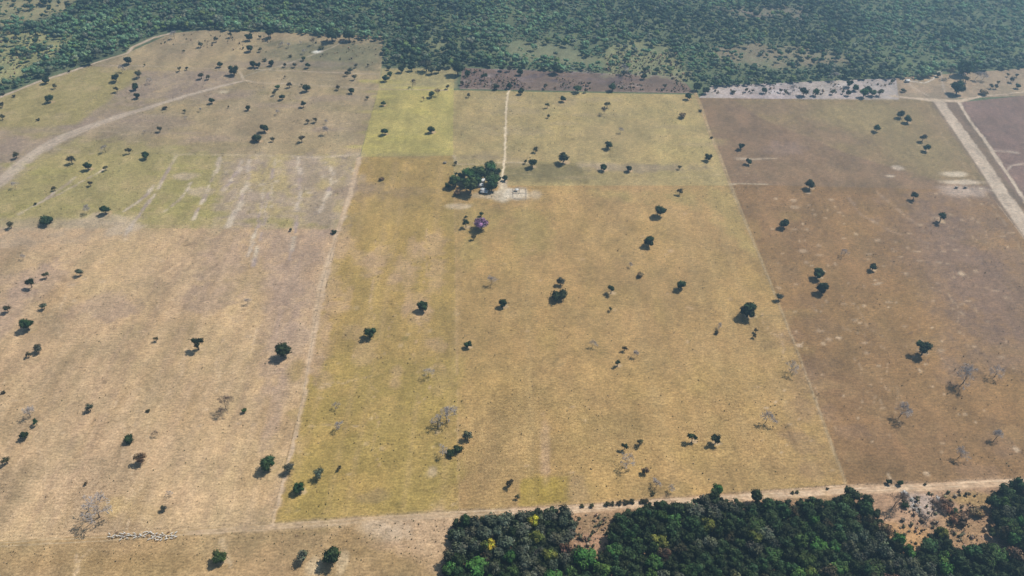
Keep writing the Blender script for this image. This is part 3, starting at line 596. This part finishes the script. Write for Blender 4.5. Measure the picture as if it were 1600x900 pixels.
def crown_at(key, px, py, wpx, zone=None):
    parts, nd, hc = PROTO[key][0]
    k = {'S': .5, 'T': .5}.get(key, 1)
    z = 0.
    for _ in range(4): dia = wpx*depth(py, z)/F; z = dia*(hc/nd if key not in 'ST' else .50)
    x, y = g(px, py, z); return plant(key, float(x), float(y), dia*(1.22 if key not in 'ST' else 1.08), px, py, wpx, zone), float(x), float(y), dia
bare_spots = []
for line in TREES.replace('\n', '').split(','):
    k, a, b, c = line.split(); o, x, y, dia = crown_at(k, float(a), float(b), float(c))
    if k in 'DOG' and float(b) > 150: bare_spots.append((x, y, dia, float(a)))
# grove round the farmhouse
for k, a, b, c in [('G',711,284,20),('G',733,275,22),('G',746,270,22),('G',766,262,18),('D',775,270,16),('G',769,280,22),('G',735,292,26),('D',727,285,16),('D',757,273,15),('D',768,292,17),('G',767,257,14),('D',712,272,6),('D',700,291,10),('D',742,281,20),('D',722,276,14),('D',776,280,14)]:
    crown_at(k, a, b, c, 'grove')

# bare trampled soil beside the shade trees (sheets just above the grass)
for x, y, dia, px in bare_spots:
    if rnd.random() < .75:
        n = 20; t = np.linspace(0, 2*math.pi, n, endpoint=False); r = dia*rnd.uniform(.38, .6)*(1+.35*(R.rand(n)-.5))
        cx_ = x+dia*.18; cy_ = y+dia*.1; ringsX = []; cols = []
        V = [(cx_, cy_, .10)]; C = [A((212,182,142))]
        for f in (.6, 1.0):
            for i in range(n):
                V.append((cx_+math.cos(t[i])*r[i]*f, cy_+math.sin(t[i])*r[i]*f*.8, .10)); 
        V = np.array(V); nat = [(184,150,98) if 430 < px < 1320 and False else None]
        base = (186,156,112) if px < 500 else ((178,148,98) if px < 1180 else (150,122,84))
        P = paint(V[:, 0], V[:, 1], A(base)); m = np.zeros(len(V)); m[0] = .75; m[1:n+1] = .62
        C = P*(1-m[:, None])+A((206,176,138))*m[:, None]
        Fc = [(0, 1+i, 1+(i+1) % n) for i in range(n)]
        for i in range(n): j = (i+1) % n; Fc += [(1+i, 1+n+i, 1+n+j), (1+i, 1+n+j, 1+j)]
        structure(mesh_np('bare_soil', V, np.array(Fc), M_SOIL, col=C))

# ------------------------------------------------------------------ near wood, tree by tree
WOOD = [poly_ for poly_ in (
 [(712,818),(740,812),(800,808),(812,806),(846,797),(880,800),(895,812),(893,835),(884,858),(905,866),(945,864),(958,858),(955,832),(963,803),(1000,797),(1030,786),(1060,790),(1085,790),(1112,777),(1135,784),(1170,790),(1200,786),(1240,785),(1290,783),(1325,770),(1345,778),(1362,795),(1380,825),(1405,845),(1420,862),(1452,862),(1455,835),(1470,826),(1482,838),(1484,862),(1540,852),(1580,862),(1610,860),(1640,960),(690,960),(700,870)],
 [(1550,780),(1570,760),(1600,755),(1680,752),(1680,900),(1600,880),(1592,850),(1560,835),(1556,800)])]
def in_px(px, py, P):
    return bool(inpoly(np.array([float(px)]), np.array([float(py)]), np.array(P, float))[0])
wood = []
fixed = [('Y',833,815,18),('L',836,842,22),('Y',767,852,20),('L',757,856,16),('H',1121,764,17),('O',1112,774,22),('H',745,885,34),('D',715,878,24),('E',717,838,20),('D',728,815,18),('D',1182,776,18),('D',1332,772,24),('H',1405,842,20),
         ('H',940,890,26),('H',915,872,36),('L',858,868,22),('H',1280,852,26),('H',1420,862,18),('D',1575,768,26),('D',1552,785,20),('D',1590,760,22),('L',1030,848,26),('L',1180,842,22),('E',826,880,30),('E',1110,848,24)]
for k, a, b, c in fixed:
    x, y = g(a, b, 8); wood.append((float(x), float(y), c*depth(b, 8)/F, k, a, b, c))
tries = 0
while tries < 16000:
    tries += 1; a = rnd.uniform(690, 1690); b = rnd.uniform(755, 945)
    ja, jb = a+rnd.gauss(0, 4), b-2.5+rnd.gauss(0, 1.5)
    if not any(in_px(ja, jb, P) for P in WOOD): continue
    x, y = g(a, b, 8); d = rnd.choice([9.5, 10.5, 12, 13.5, 15])
    if any((x-q[0])**2+(y-q[1])**2 < (.395*(d+q[2]))**2 for q in wood): continue
    grey = vnoise(float(x), float(y), 40, 3)+(.25 if a < 900 else 0)
    r = rnd.random()
    k = 'E' if grey > .72 and r < .6 else ('D' if r < .52 else 'G' if r < .72 else 'O' if r < .80 else 'M' if r < .86 else 'H' if r < .91 else 'L' if r < .935 else 'E' if r < .975 else 'N')
    wood.append((float(x), float(y), d, k, a, b, d*F/depth(b, 8)))
wood = [q for q in wood]
nw = 0
for x, y, d, k, a, b, c in wood:
    if b > 925 and rnd.random() < .4: continue
    plant(k, x, y, d*1.3, a, b, c, 'wood', sink=0, zs=rnd.uniform(1.0, 1.35)*(11/max(d, 9))); nw += 1
print('wood trees', nw)

# ------------------------------------------------------------------ far woodland, undergrowth, tufts (uncountable)
def scatter(name, label, cat, pts, dia, tint, mat, ncard=14, nl=2, csize=.14, sub=1, hfac=.62):
    """one mesh of many crowns; pts (n,2)"""
    var = []
    for s in range(10):
        m = crown_arrays(900+s, 1.0, .8, hfac*2, nl, ncard, csize, .85, (.55, .75), sub); V, Fc, C = m.arrays(); V = V*.5; var.append((V, Fc, C))
    Vs, Fs, Cs = [], [], []; n = 0; rs = np.random.RandomState(len(pts))
    which = rs.randint(0, 10, len(pts))
    for w_ in range(10):
        idx = np.where(which == w_)[0]
        if not len(idx): continue
        V, Fc, C = var[w_]; a = rs.uniform(0, 6.283, len(idx)); ca, sa = np.cos(a)[:, None], np.sin(a)[:, None]; s = dia[idx][:, None]
        X = (V[:, 0]*ca-V[:, 1]*sa)*s+pts[idx, 0:1]; Y = (V[:, 0]*sa+V[:, 1]*ca)*s+pts[idx, 1:2]; Z = V[:, 2]*s*rs.uniform(.8, 1.2, (len(idx), 1))
        Vs.append(np.stack([X, Y, Z], -1).reshape(-1, 3)); Fs.append((Fc[None]+(n+np.arange(len(idx))*len(V))[:, None, None]).reshape(-1, 3)); n += len(idx)*len(V)
        Cs.append((C[None]*tint[idx][:, None, :]).reshape(-1, 3))
    o = mesh_np(name, np.concatenate(Vs), np.concatenate(Fs), mat, col=np.concatenate(Cs)); tag(o, label, cat, None, 'stuff'); return o
M_FAR = leaf_mat('woodland_leaves', (1, 1, 1), 0, .1, .8, 0)
EDGE = [(-400,330),(-60,178),(0,147),(60,123),(130,100),(200,78),(207,68),(265,47),(330,48),(440,50),(500,58),(540,60),(598,66),(600,104),(700,108),(722,103),(870,112),(960,116),(1050,119),(1080,128),(1110,136),(1200,135),(1280,127),(1400,126),(1455,124),(1470,114),(1600,108),(1700,104),(2000,95)]
ex = np.array([p[0] for p in EDGE], float); ey = np.array([p[1] for p in EDGE], float)
def blobs_mask(px, py, L):
    m = np.zeros(px.shape)
    for cx_, cy_, rx, ry, s in L: m = np.maximum(m, s*sstep(1.25, .7, np.hypot((px-cx_)/rx, (py-cy_)/ry)))
    return m
OPEN = [(25,85,58,38,.82),(45,18,80,22,.85),(20,120,26,14,.5),(860,85,75,16,.95),(780,78,60,12,.6),(1000,95,60,30,.75),(960,75,60,14,.6),(1170,78,60,12,.6),(1270,90,60,16,.8),(1180,100,50,8,.6),(700,70,60,12,.6),
        (690,45,40,12,.45),(1150,22,60,6,.55),(1240,20,30,6,.4),(1440,92,80,8,.5),(1560,85,60,6,.35),(820,20,80,6,.3),(640,85,40,8,.35)]
n_try = 60000
px_ = R.uniform(-330, 1930, n_try); yy_ = R.uniform(0, 1, n_try)
# uniform over ground: sample world y
wy0 = float(g(800, 330)[1]); wy1 = float(g(800, -70)[1])
wy = R.uniform(wy0, wy1, n_try*2); wx = R.uniform(-1500, 1500, n_try*2)
ppx, ppy = to_px(wx, wy, 5.0)
ok = (ppx > -330) & (ppx < 1930) & (ppy < np.interp(ppx, ex, ey)-5)
wx, wy, ppx, ppy = wx[ok], wy[ok], ppx[ok], ppy[ok]
op = blobs_mask(ppx, ppy, OPEN[11:])*.6
for P_, s_ in OPENS: op = np.where(inpoly(*g(ppx, ppy), poly(P_)), s_, op)
dens = (1-op)*(.98-.52*sstep(.46, .62, fbm(wx, wy, 70, 71))-.10*sstep(500, 1100, ppx))
near = np.abs(ppy-np.interp(ppx, ex, ey)) < 18; dens = np.where((near & (ppx < 935) & (ppx > 40)) | (near & (ppx > 1085)), np.maximum(dens, .92), dens)
keep = R.rand(len(wx)) < dens; wx, wy, ppx, ppy, op, near = [q[keep] for q in (wx, wy, ppx, ppy, op, near)]
dia = (5.0+13*R.rand(len(wx))**2.2)*np.interp(ppx, [0, 700, 1000], [.92, .88, .76])+3*(fbm(wx, wy, 60, 77)-.5)*(1-.45*(op > .3))*np.where(near, 1.2, 1)
# thin out overlapping crowns on a coarse lattice
cell = {}; CS = 6.2
sel = []
for i in R.permutation(len(wx)):
    k = (int(wx[i]/CS), int(wy[i]/CS))
    if k in cell: continue
    cell[k] = 1; sel.append(i)
sel = np.array(sel); wx, wy, ppx, ppy, op, dia = [q[sel] for q in (wx, wy, ppx, ppy, op, dia)]
print('far trees', len(wx))
b1 = fbm(wx, wy, 140, 81); b2 = R.rand(len(wx))
base = np.array([.070, .120, .060]); tint = base[None]*(.68+.7*b2)[:, None]*(.6+1.4*sstep(.3, .7, b1))[:, None]  # paler, bluer green puts some of the distant haze into the leaf colour
gr = (R.rand(len(wx)) < .16)[:, None]; tint = np.where(gr, np.array([.15, .17, .11])*(.7+.6*b2)[:, None], tint)
br_ = (R.rand(len(wx)) < .10)[:, None]; tint = np.where(br_, np.array([.13, .19, .06]), tint)
scatter('woodland', 'dense green woodland stretching across the far side beyond the pastures', 'woodland', np.stack([wx, wy], 1), dia, tint, M_FAR, 16, 3, .15)

# undergrowth beneath the near wood, coloured near black to put in the shade there
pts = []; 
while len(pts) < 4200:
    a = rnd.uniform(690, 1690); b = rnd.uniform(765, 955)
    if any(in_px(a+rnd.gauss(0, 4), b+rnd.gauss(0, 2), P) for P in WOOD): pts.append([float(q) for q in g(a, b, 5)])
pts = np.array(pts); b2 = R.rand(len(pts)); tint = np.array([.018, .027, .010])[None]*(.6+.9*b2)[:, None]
scatter('undergrowth', 'tangled undergrowth, darkened to stand for shade, beneath the trees of the near wood', 'undergrowth', pts, R.uniform(5, 9, len(pts)), tint, M_FAR, 20, 3, .16)
# scrub in clearing, burnt strip, sandy strip, pasture tussocks
def tufts(name, label, regions, rng, cols, sz):
    P = []; C = []; D = []
    for Pg, n in regions:
        Pg = np.array(Pg, float); w0 = poly(Pg); xa, ya = w0.min(0); xb, yb = w0.max(0); x = rng.uniform(xa, xb, n*3); y = rng.uniform(ya, yb, n*3)
        m = inpoly(x, y, w0) & (fbm(x, y, 50, 91) > .42); x, y = x[m][:n], y[m][:n]; P.append(np.stack([x, y], 1))
    P = np.concatenate(P); n = len(P); ci = rng.randint(0, len(cols), n); tint = np.array(cols)[ci]*rng.uniform(.7, 1.3, (n, 1))
    dia = sz[0]+(sz[1]-sz[0])*rng.rand(n)**2.2
    return scatter(name, label, 'grass tufts' if 'tuft' in name else 'scrub', P, dia, tint, M_FAR, 8, 1, .35, 1, .22)
tufts('grass_tufts', 'scattered low dry grass tufts and weeds across the pastures', [
  ([(-100,840),(420,820),(531,358),(-200,356)], 1400), ([(424,818),(717,800),(708,243),(563,245)], 1100), ([(718,800),(1320,755),(1144,292),(709,292)], 1500),
  ([(1324,752),(1700,740),(1650,400),(1544,300),(1146,292)], 1600), ([(0,880),(716,880),(716,806),(0,852)], 500), ([(709,288),(1142,288),(1090,150),(709,142)], 900), ([(-60,350),(531,356),(590,140),(200,100)], 1500)],
  R, [(.13,.10,.05),(.10,.09,.04),(.17,.13,.07),(.22,.18,.11)], (.6, 2.0))
tufts('scrub', 'low grey and brown scrub on the burnt strip and in the clearings by the woods', [
  ([(722,138),(1080,144),(1060,122),(726,108)], 700), ([(1100,148),(1400,148),(1400,128),(1115,137)], 160), ([(1360,860),(1345,775),(1600,765),(1600,865)], 420), ([(895,862),(898,805),(960,800),(952,862)], 130),
  ([(940,118),(1075,128),(1060,75),(930,70)], 900), ([(0,130),(80,95),(60,50),(0,50)], 300), ([(240,70),(600,100),(600,62),(270,52)], 160)],
  R, [(.16,.11,.07),(.22,.17,.11),(.08,.08,.04),(.28,.20,.12)], (.9, 6.0))

# ------------------------------------------------------------------ cattle
def cow_mesh():
    """one continuous body: a skeleton of joints skinned to a surface"""
    J = [(0,0,1.12,.30),(.55,0,1.18,.33),(-.55,0,1.15,.33),(.85,0,1.45,.22),(1.05,0,1.55,.17),(1.30,0,1.48,.14),(1.52,0,1.32,.085),
         (.58,.20,.75,.12),(.60,.20,.38,.065),(.58,.20,.04,.07),(.58,-.20,.75,.12),(.50,-.20,.38,.065),(.45,-.20,.04,.07),
         (-.62,.20,.80,.15),(-.72,.20,.42,.07),(-.64,.20,.04,.07),(-.62,-.20,.80,.15),(-.80,-.20,.42,.07),(-.76,-.20,.04,.07),(-.90,0,1.22,.07),(-.98,0,.75,.03),
         (.45,0,1.58,.13),(1.12,.24,1.52,.045),(1.12,-.24,1.52,.045)]
    E = [(0,1),(0,2),(1,3),(3,4),(4,5),(5,6),(1,7),(7,8),(8,9),(1,10),(10,11),(11,12),(2,13),(13,14),(14,15),(2,16),(16,17),(17,18),(2,19),(19,20),(1,21),(4,22),(4,23)]
    me = bpy.data.meshes.new('cow'); me.from_pydata([j[:3] for j in J], E, []); o = bpy.data.objects.new('cow', me); COL.objects.link(o)
    s = o.modifiers.new('s', 'SKIN')
    for v, j in zip(me.skin_vertices[0].data, J): v.radius = (j[3], j[3])
    me.skin_vertices[0].data[0].use_root = True
    o.modifiers.new('u', 'SUBSURF').levels = 1
    dg = bpy.context.evaluated_depsgraph_get(); m2 = bpy.data.meshes.new_from_object(o.evaluated_get(dg)); bpy.data.objects.remove(o); return m2
cm = cow_mesh(); cmb = cm.copy(); cm.materials.clear(); cm.materials.append(M_COW); cmb.materials.clear(); cmb.materials.append(M_COWB)
cows = []; t = 0
while len(cows) < 58 and t < 9000:
    t += 1; a = rnd.uniform(171, 276); b = 838+rnd.gauss(-.5, 2.3)-(a-220)*.02; 
    if a > 222 and rnd.random() < .3: b += 4
    x, y = g(a, b)
    if all((x-q[0])**2+(y-q[1])**2 > 1.8**2 for q in cows): cows.append((float(x), float(y), a, b))
cows.sort()
for i, (x, y, a, b) in enumerate(cows):
    br = i % 9 == 4; third = 'left end' if a < 190 else 'left half' if a < 222 else 'right half' if a < 255 else 'right end'
    o = bpy.data.objects.new('cow', cmb if br else cm); COL.objects.link(o); o.location = (x, y, .16); s = rnd.uniform(1.0, 1.25); o.scale = (s, s, s)
    o.rotation_euler = (0, 0, rnd.choice([0, 0, math.pi, math.pi])+rnd.gauss(0, .5))
    tag(o, ('brown cow' if br else 'white cow')+' at the '+third+' of the herd on the lower left dirt track', 'cow', ('brown' if br else 'white')+' cattle, '+third+' of the herd')

# ------------------------------------------------------------------ fences
def box(mb, c, s, rz=0):
    V = np.array([[x, y, z] for x in (-.5, .5) for y in (-.5, .5) for z in (-.5, .5)])*np.array(s); ca, sa = math.cos(rz), math.sin(rz)
    V = np.stack([V[:, 0]*ca-V[:, 1]*sa, V[:, 0]*sa+V[:, 1]*ca, V[:, 2]], 1)+np.array(c)
    Q = [(0,1,3,2),(4,6,7,5),(0,4,5,1),(2,3,7,6),(0,2,6,4),(1,5,7,3)]; Fc = []
    for q in Q: Fc += [(q[0], q[1], q[2]), (q[0], q[2], q[3])]
    mb.add(V, Fc)
pm = MB(); box(pm, (0, 0, .8), (.2, .2, 1.7)); POST = me_of('post', pm, M_WOOD)
def fence(pts, label, gap=8.0):
    P = poly(pts); s = np.concatenate([[0], np.cumsum(np.hypot(*np.diff(P, axis=0).T))]); n = min(98, int(s[-1]/gap)); t = np.linspace(0, s[-1], n)
    x = np.interp(t, s, P[:, 0]); y = np.interp(t, s, P[:, 1]); e = bpy.data.objects.new('wire_fence', None); COL.objects.link(e); e.location = (x[0], y[0], .1)
    tag(e, label, 'fence', 'wire fences between the pastures')
    for a, b in zip(x, y):
        o = bpy.data.objects.new('post', POST); COL.objects.link(o); o.parent = e; o.location = (a-x[0], b-y[0], 0)
    m = MB()
    for z in (.5, .95, 1.4):
        for i in range(n-1): tube(m, (x[i]-x[0], y[i]-y[0], z), (x[i+1]-x[0], y[i+1]-y[0], z), .02, .02, 3)
    V, Fc, C = m.arrays(); mesh_np('wire', V, Fc, M_WOOD, e, col=C)
fence([(0,840),(150,831),(290,824),(424,817)], 'thin wire fence just above the dirt road below the left tan pasture')
fence([(430,817),(580,806),(716,797)], 'thin wire fence just above the dirt road below the olive pasture')
fence([(720,797),(900,789),(1100,774),(1318,757)], 'thin wire fence above the dirt road below the central tan pasture')
fence([(1340,757),(1450,753),(1600,747)], 'thin wire fence above the dirt road below the right brown pasture')
fence([(1322,752),(1274,625),(1216,474),(1170,360),(1141,288)], 'long wire fence between the central tan pasture and the right brown pasture')
fence([(1139,284),(1125,245),(1095,165)], 'wire fence between the far olive pasture and the upper brown pasture')
fence([(424,815),(474,620),(502,450),(532,350)], 'long wire fence between the left tan pasture and the olive pasture')

# ------------------------------------------------------------------ farm buildings and yard
def box(mb, c, s, rz=0):
    V = np.array([[x, y, z] for x in (-.5, .5) for y in (-.5, .5) for z in (-.5, .5)])*np.array(s); ca, sa = math.cos(rz), math.sin(rz)
    V = np.stack([V[:, 0]*ca-V[:, 1]*sa, V[:, 0]*sa+V[:, 1]*ca, V[:, 2]], 1)+np.array(c)
    Q = [(0,1,3,2),(4,6,7,5),(0,4,5,1),(2,3,7,6),(0,2,6,4),(1,5,7,3)]; Fc = []
    for q in Q: Fc += [(q[0], q[1], q[2]), (q[0], q[2], q[3])]
    mb.add(V, Fc)
def part(name, mb, mat, parent): V, Fc, C = mb.arrays(); return mesh_np(name, V, Fc, mat, parent, col=C)
def house(px, py, w, d, h, rz, label, roof=M_ROOFW, veranda=False, name='farmhouse'):
    x, y = g(px, py); e = bpy.data.objects.new(name, None); COL.objects.link(e); e.location = (float(x), float(y), .1); e.rotation_euler = (0, 0, rz)
    tag(e, label, 'house')
    m = MB(); T = .22
    for cx_, cy_, sx, sy in ((0, -d/2, w, T), (0, d/2, w, T), (-w/2, 0, T, d-T), (w/2, 0, T, d-T)): box(m, (cx_, cy_, h/2), (sx, sy, h))
    rise = d*.22
    for sx in (-1, 1): m.add([(sx*w/2, -d/2, h), (sx*w/2, d/2, h), (sx*w/2, 0, h+rise)], [(0, 1, 2)])
    part('wall', m, M_WALL, e)
    r = MB(); ov = .6
    for s in (-1, 1):
        yo = s*(d/2+ov); zo = h-rise*ov/(d/2)
        V = [(-w/2-ov, 0, h+rise+.05), (w/2+ov, 0, h+rise+.05), (w/2+ov, yo, zo+.05), (-w/2-ov, yo, zo+.05)]; V += [(a, b, c+.12) for a, b, c in V]
        Q = [(0,1,2,3),(4,5,6,7),(0,1,5,4),(1,2,6,5),(2,3,7,6),(3,0,4,7)]; Fc = []
        for q in Q: Fc += [(q[0], q[1], q[2]), (q[0], q[2], q[3])]
        r.add(V, Fc)
    part('roof', r, roof, e)
    dm = MB(); box(dm, (w*.1, -d/2-.12, 1.05), (1.0, .06, 2.1)); part('door', dm, M_WOOD, e)
    for sx in (-.32, .35):
        wm = MB(); box(wm, (w*sx, -d/2-.12, 1.5), (1.2, .06, 1.0)); wi = part('window', wm, M_DARK, e)
    if veranda:
        v = MB(); box(v, (0, -d/2-1.7, h*.86), (w, 2.6, .1)); part('veranda_roof', v, roof, e)
        for sx in (-.47, 0, .47): p = MB(); box(p, (w*sx, -d/2-2.9, h*.43-.05), (.16, .16, h*.86-.1)); part('post', p, M_WOOD, e)
    return e
house(752, 284, 8.5, 6.5, 3.0, .15, 'small white roofed farmhouse half hidden between the grove trees, farthest of three', name='farmhouse')
house(751, 291, 7.0, 6.0, 2.8, .1, 'small pale shed roof in the gap of the dark farm grove, middle of three', name='shed')
house(757, 299.5, 9.5, 7.0, 3.0, -.15, 'pale roofed house with veranda at the front edge of the farm grove', veranda=True, name='farmhouse')
house(535, 65, 8, 6, 3, .1, 'small pale house beside two dark trees at the far upper left woodland edge', M_ROOFR, name='cottage')
house(1503, 116, 11, 7, 3, 0, 'red roofed house under a big tree at the far right woodland edge', M_ROOFR, name='cottage')
house(1417, 128, 6, 5, 2.8, .2, 'small white roofed shed on the pale track at the far right woodland edge', name='shed')
def corral():
    x0, y0 = [float(v) for v in g(812, 303)]; e = bpy.data.objects.new('corral_fence', None); COL.objects.link(e); e.location = (x0, y0, .1)
    tag(e, 'wooden cattle corral with rails on the pale yard beside the farm grove', 'corral')
    W, D = 17, 26; lines = [((-W/2, -D/2), (W/2, -D/2)), ((W/2, -D/2), (W/2, D/2)), ((W/2, D/2), (-W/2, D/2)), ((-W/2, D/2), (-W/2, -D/2+4)), ((-W/2, 0), (W/2, 0)), ((0, 0), (0, D/2))]
    for a, b in lines:
        a = np.array(a); b = np.array(b); L = np.hypot(*(b-a)); n = max(2, int(L/3))
        for i in range(n): p = a+(b-a)*i/n; m = MB(); box(m, (p[0], p[1], .9), (.22, .22, 1.8)); part('post', m, M_PALEW, e)
        m = MB(); ang = math.atan2(*(b-a)[::-1])
        for z in (.5, .95, 1.4): box(m, ((a[0]+b[0])/2, (a[1]+b[1])/2, z), (L, .08, .16), ang)
        part('rails', m, M_PALEW, e)
    m = MB(); box(m, (-4, 7, 2.4), (5, 4, .15)); part('shelter_roof', m, M_ROOFW, e)
    for sx, sy in ((-6.2, 5.3), (-1.8, 5.3), (-6.2, 8.7), (-1.8, 8.7)): p = MB(); box(p, (sx, sy, 1.17), (.15, .15, 2.3)); part('post', p, M_WOOD, e)
corral()
def trough(px, py, w, rz, label):
    x, y = g(px, py); e = bpy.data.objects.new('feed_trough', None); COL.objects.link(e); e.location = (float(x), float(y), .14); e.rotation_euler = (0, 0, rz)
    tag(e, label, 'trough', 'feed troughs'); m = MB(); box(m, (0, 0, .3), (w, 1.2, .1)); box(m, (0, -.55, .55), (w, .1, .5)); box(m, (0, .55, .55), (w, .1, .5)); box(m, (-w/2+.05, 0, .55), (.1, 1.0, .5)); box(m, (w/2-.05, 0, .55), (.1, 1.0, .5)); part('basin', m, M_CONC, e)
    for sx in (-.4, .4): p = MB(); box(p, (w*sx, 0, .1), (.3, 1.0, .3)); part('leg', p, M_WOOD, e)
    rf = MB(); box(rf, (0, 0, 2.0), (w+.8, 2.6, .12)); part('roof', rf, M_WOOD, e)
    for sx in (-.45, .45): p = MB(); box(p, (w*sx, 0, 1.3), (.14, .14, 1.35)); part('post', p, M_WOOD, e)
trough(1494, 294, 4, 0, 'covered feed trough on the pale worn ground beside the airstrip, left of two')
trough(1508, 294, 4, 0, 'covered feed trough on the pale worn ground beside the airstrip, right of two')
trough(695, 255.5, 4, .1, 'lone white covered trough in the pasture left of the farm grove')
def heap(px, py, w, n, mat, label, name, seed):
    rs = np.random.RandomState(seed); x, y = g(px, py); m = MB()
    for i in range(n):
        p = rs.normal(size=2)*w*.28; z = max(.1, 1.3-.35*np.hypot(*p)/w*6)*rs.uniform(.2, 1); a = rs.uniform(0, 6.28); L = rs.uniform(.5, 3.2) if i % 3 else rs.uniform(.4, 1)
        d = np.array([math.cos(a), math.sin(a), rs.uniform(-.2, .3)])*L/2; c = np.array([p[0], p[1], z])
        if i % 3: tube(m, c-d, c+d, rs.uniform(.05, .16), rs.uniform(.03, .1), 4)
        else: box(m, tuple(c), tuple(rs.uniform(.3, 1.3, 3)*np.array([1, 1, .5])), a)
    V, Fc, C = m.arrays(); o = mesh_np(name, V, Fc, mat, col=C); o.location = (float(x), float(y), .1); tag(o, label, 'debris heap', 'heaps of pale debris')
heap(1414, 771, 6, 90, M_TRASH, 'white rubble heap just below the dirt road, upper left of the clearing heaps', 'rubble_heap', 1)
heap(1432, 795, 8, 110, M_PALEW, 'heap of bleached cut branches in the middle of the roadside clearing', 'branch_heap', 2)
heap(1468, 781, 6, 80, M_TRASH, 'white rubble heap right of the roadside clearing beside dry brown bushes', 'rubble_heap', 3)
heap(1425, 781, 5, 70, M_PALEW, 'small heap of bleached branches between the two leftmost debris heaps', 'branch_heap', 4)

# ------------------------------------------------------------------ haze
hb = MB(); box(hb, (0, 900, 305), (6400, 3200, 612))
V, Fc, C = hb.arrays(); hz = mesh_np('haze', V, Fc, None)
mh = bpy.data.materials.new('haze'); mh.use_nodes = True; nth = mh.node_tree; nth.nodes.remove(nth.nodes['Principled BSDF'])
pv = nth.nodes.new('ShaderNodeVolumePrincipled'); pv.inputs['Color'].default_value = (.45, .74, 1, 1); pv.inputs['Density'].default_value = HAZE; pv.inputs['Anisotropy'].default_value = .65
nth.links.new(pv.outputs[0], nth.nodes['Material Output'].inputs['Volume']); hz.data.materials.append(mh)
tag(hz, 'thin bluish haze in the air over the whole landscape', 'haze', None, 'stuff')

# ------------------------------------------------------------------ labels that single out each plant
def place(px, py, zone):
    if zone == 'grove': return 'in the farm grove'
    if zone == 'wood':
        side = 'left block of the near wood' if px < 930 else ('near wood beside the grassy gap' if px < 1050 else 'middle of the near wood' if px < 1200 else 'near wood right of middle' if px < 1400 else 'near wood below the clearing' if px < 1530 else 'wood at the lower right corner')
        return side
    xw = np.interp(py, [56, 245, 510, 820], [600, 563, 492, 424]); xe = np.interp(py, [140, 290, 570, 757], [1084, 1142, 1254, 1322])
    rd = np.interp(px, [p[0] for p in T_ROAD], [p[1] for p in T_ROAD])
    if py > rd-2: return 'below the dirt road' if px < 700 else 'in the roadside clearing'
    if py > rd-22 and px > 830: return 'along the near dirt road'
    if px < xw:
        return 'in the far left strip by the woodland' if py < 106 else 'in the upper left pasture' if py < 180 else 'near the diagonal track' if py < 238 else 'in the striped left pasture' if py < 354 else 'in the left tan pasture, upper half' if py < 560 else 'in the left tan pasture, lower half'
    if px < xe:
        if py < 122: return 'on the woodland fringe above the fields'
        if py < 143 and px > 705: return 'on the dark burnt strip'
        if px < 708 and py < 245: return 'in the yellow green field'
        if py < 290: return 'in the pasture behind the farm grove'
        if px < 716: return 'in the olive pasture, left of centre'
        return 'in the central tan pasture, upper half' if py < 560 else 'in the central tan pasture, lower half'
    if py < 152: return 'on the white sandy strip' if px < 1400 else 'on the far right grass strip'
    return 'in the upper brown pasture' if py < 290 else 'in the right brown pasture, upper half' if py < 560 else 'in the right brown pasture, lower half'
ORD = ['leftmost', 'second from left', 'third from left', 'fourth from left', 'fifth from left', 'sixth from left', 'seventh from left', 'eighth from left', 'ninth from left', 'tenth from left', 'eleventh from left', 'twelfth from left', 'thirteenth from left', 'fourteenth from left', 'fifteenth from left', 'sixteenth from left']
buck = {}
for T in THINGS:
    e, key, px, py, wpx, zone = T
    size = 'big' if wpx > 17+py*.008 else 'small' if wpx < 8.5+py*.006 else 'medium'
    if zone == 'wood': size = 'broad' if wpx > 23 else 'narrow' if wpx < 18 else 'rounded'; 
    pl = place(px, py, zone)
    if zone == 'wood': pl += ', back row' if py < 815 else ', middle row' if py < 855 else ', front row'
    buck.setdefault((size, KIND[key][1], pl), []).append(T)
for (size, kd, pl), L in buck.items():
    L.sort(key=lambda t: t[2]); art = size+' '+kd+' '+pl if not pl[0:4] in ('left', 'near', 'midd', 'wood') or pl.startswith('near the') else size+' '+kd+', '+pl
    for i, T in enumerate(L):
        lab = art if len(L) == 1 else art+', '+(ORD[i] if i < len(ORD) else 'right part')
        T[0]['label'] = ' '.join(lab.split()[:16]); z = T[5]
        T[0]['group'] = ('trees of the farm grove' if z == 'grove' else 'trees of the near wood' if z == 'wood' else 'bushes scattered on the land' if KIND[T[1]][2] == 'bush' else 'trees scattered over the pastures')
print('plants', len(THINGS))
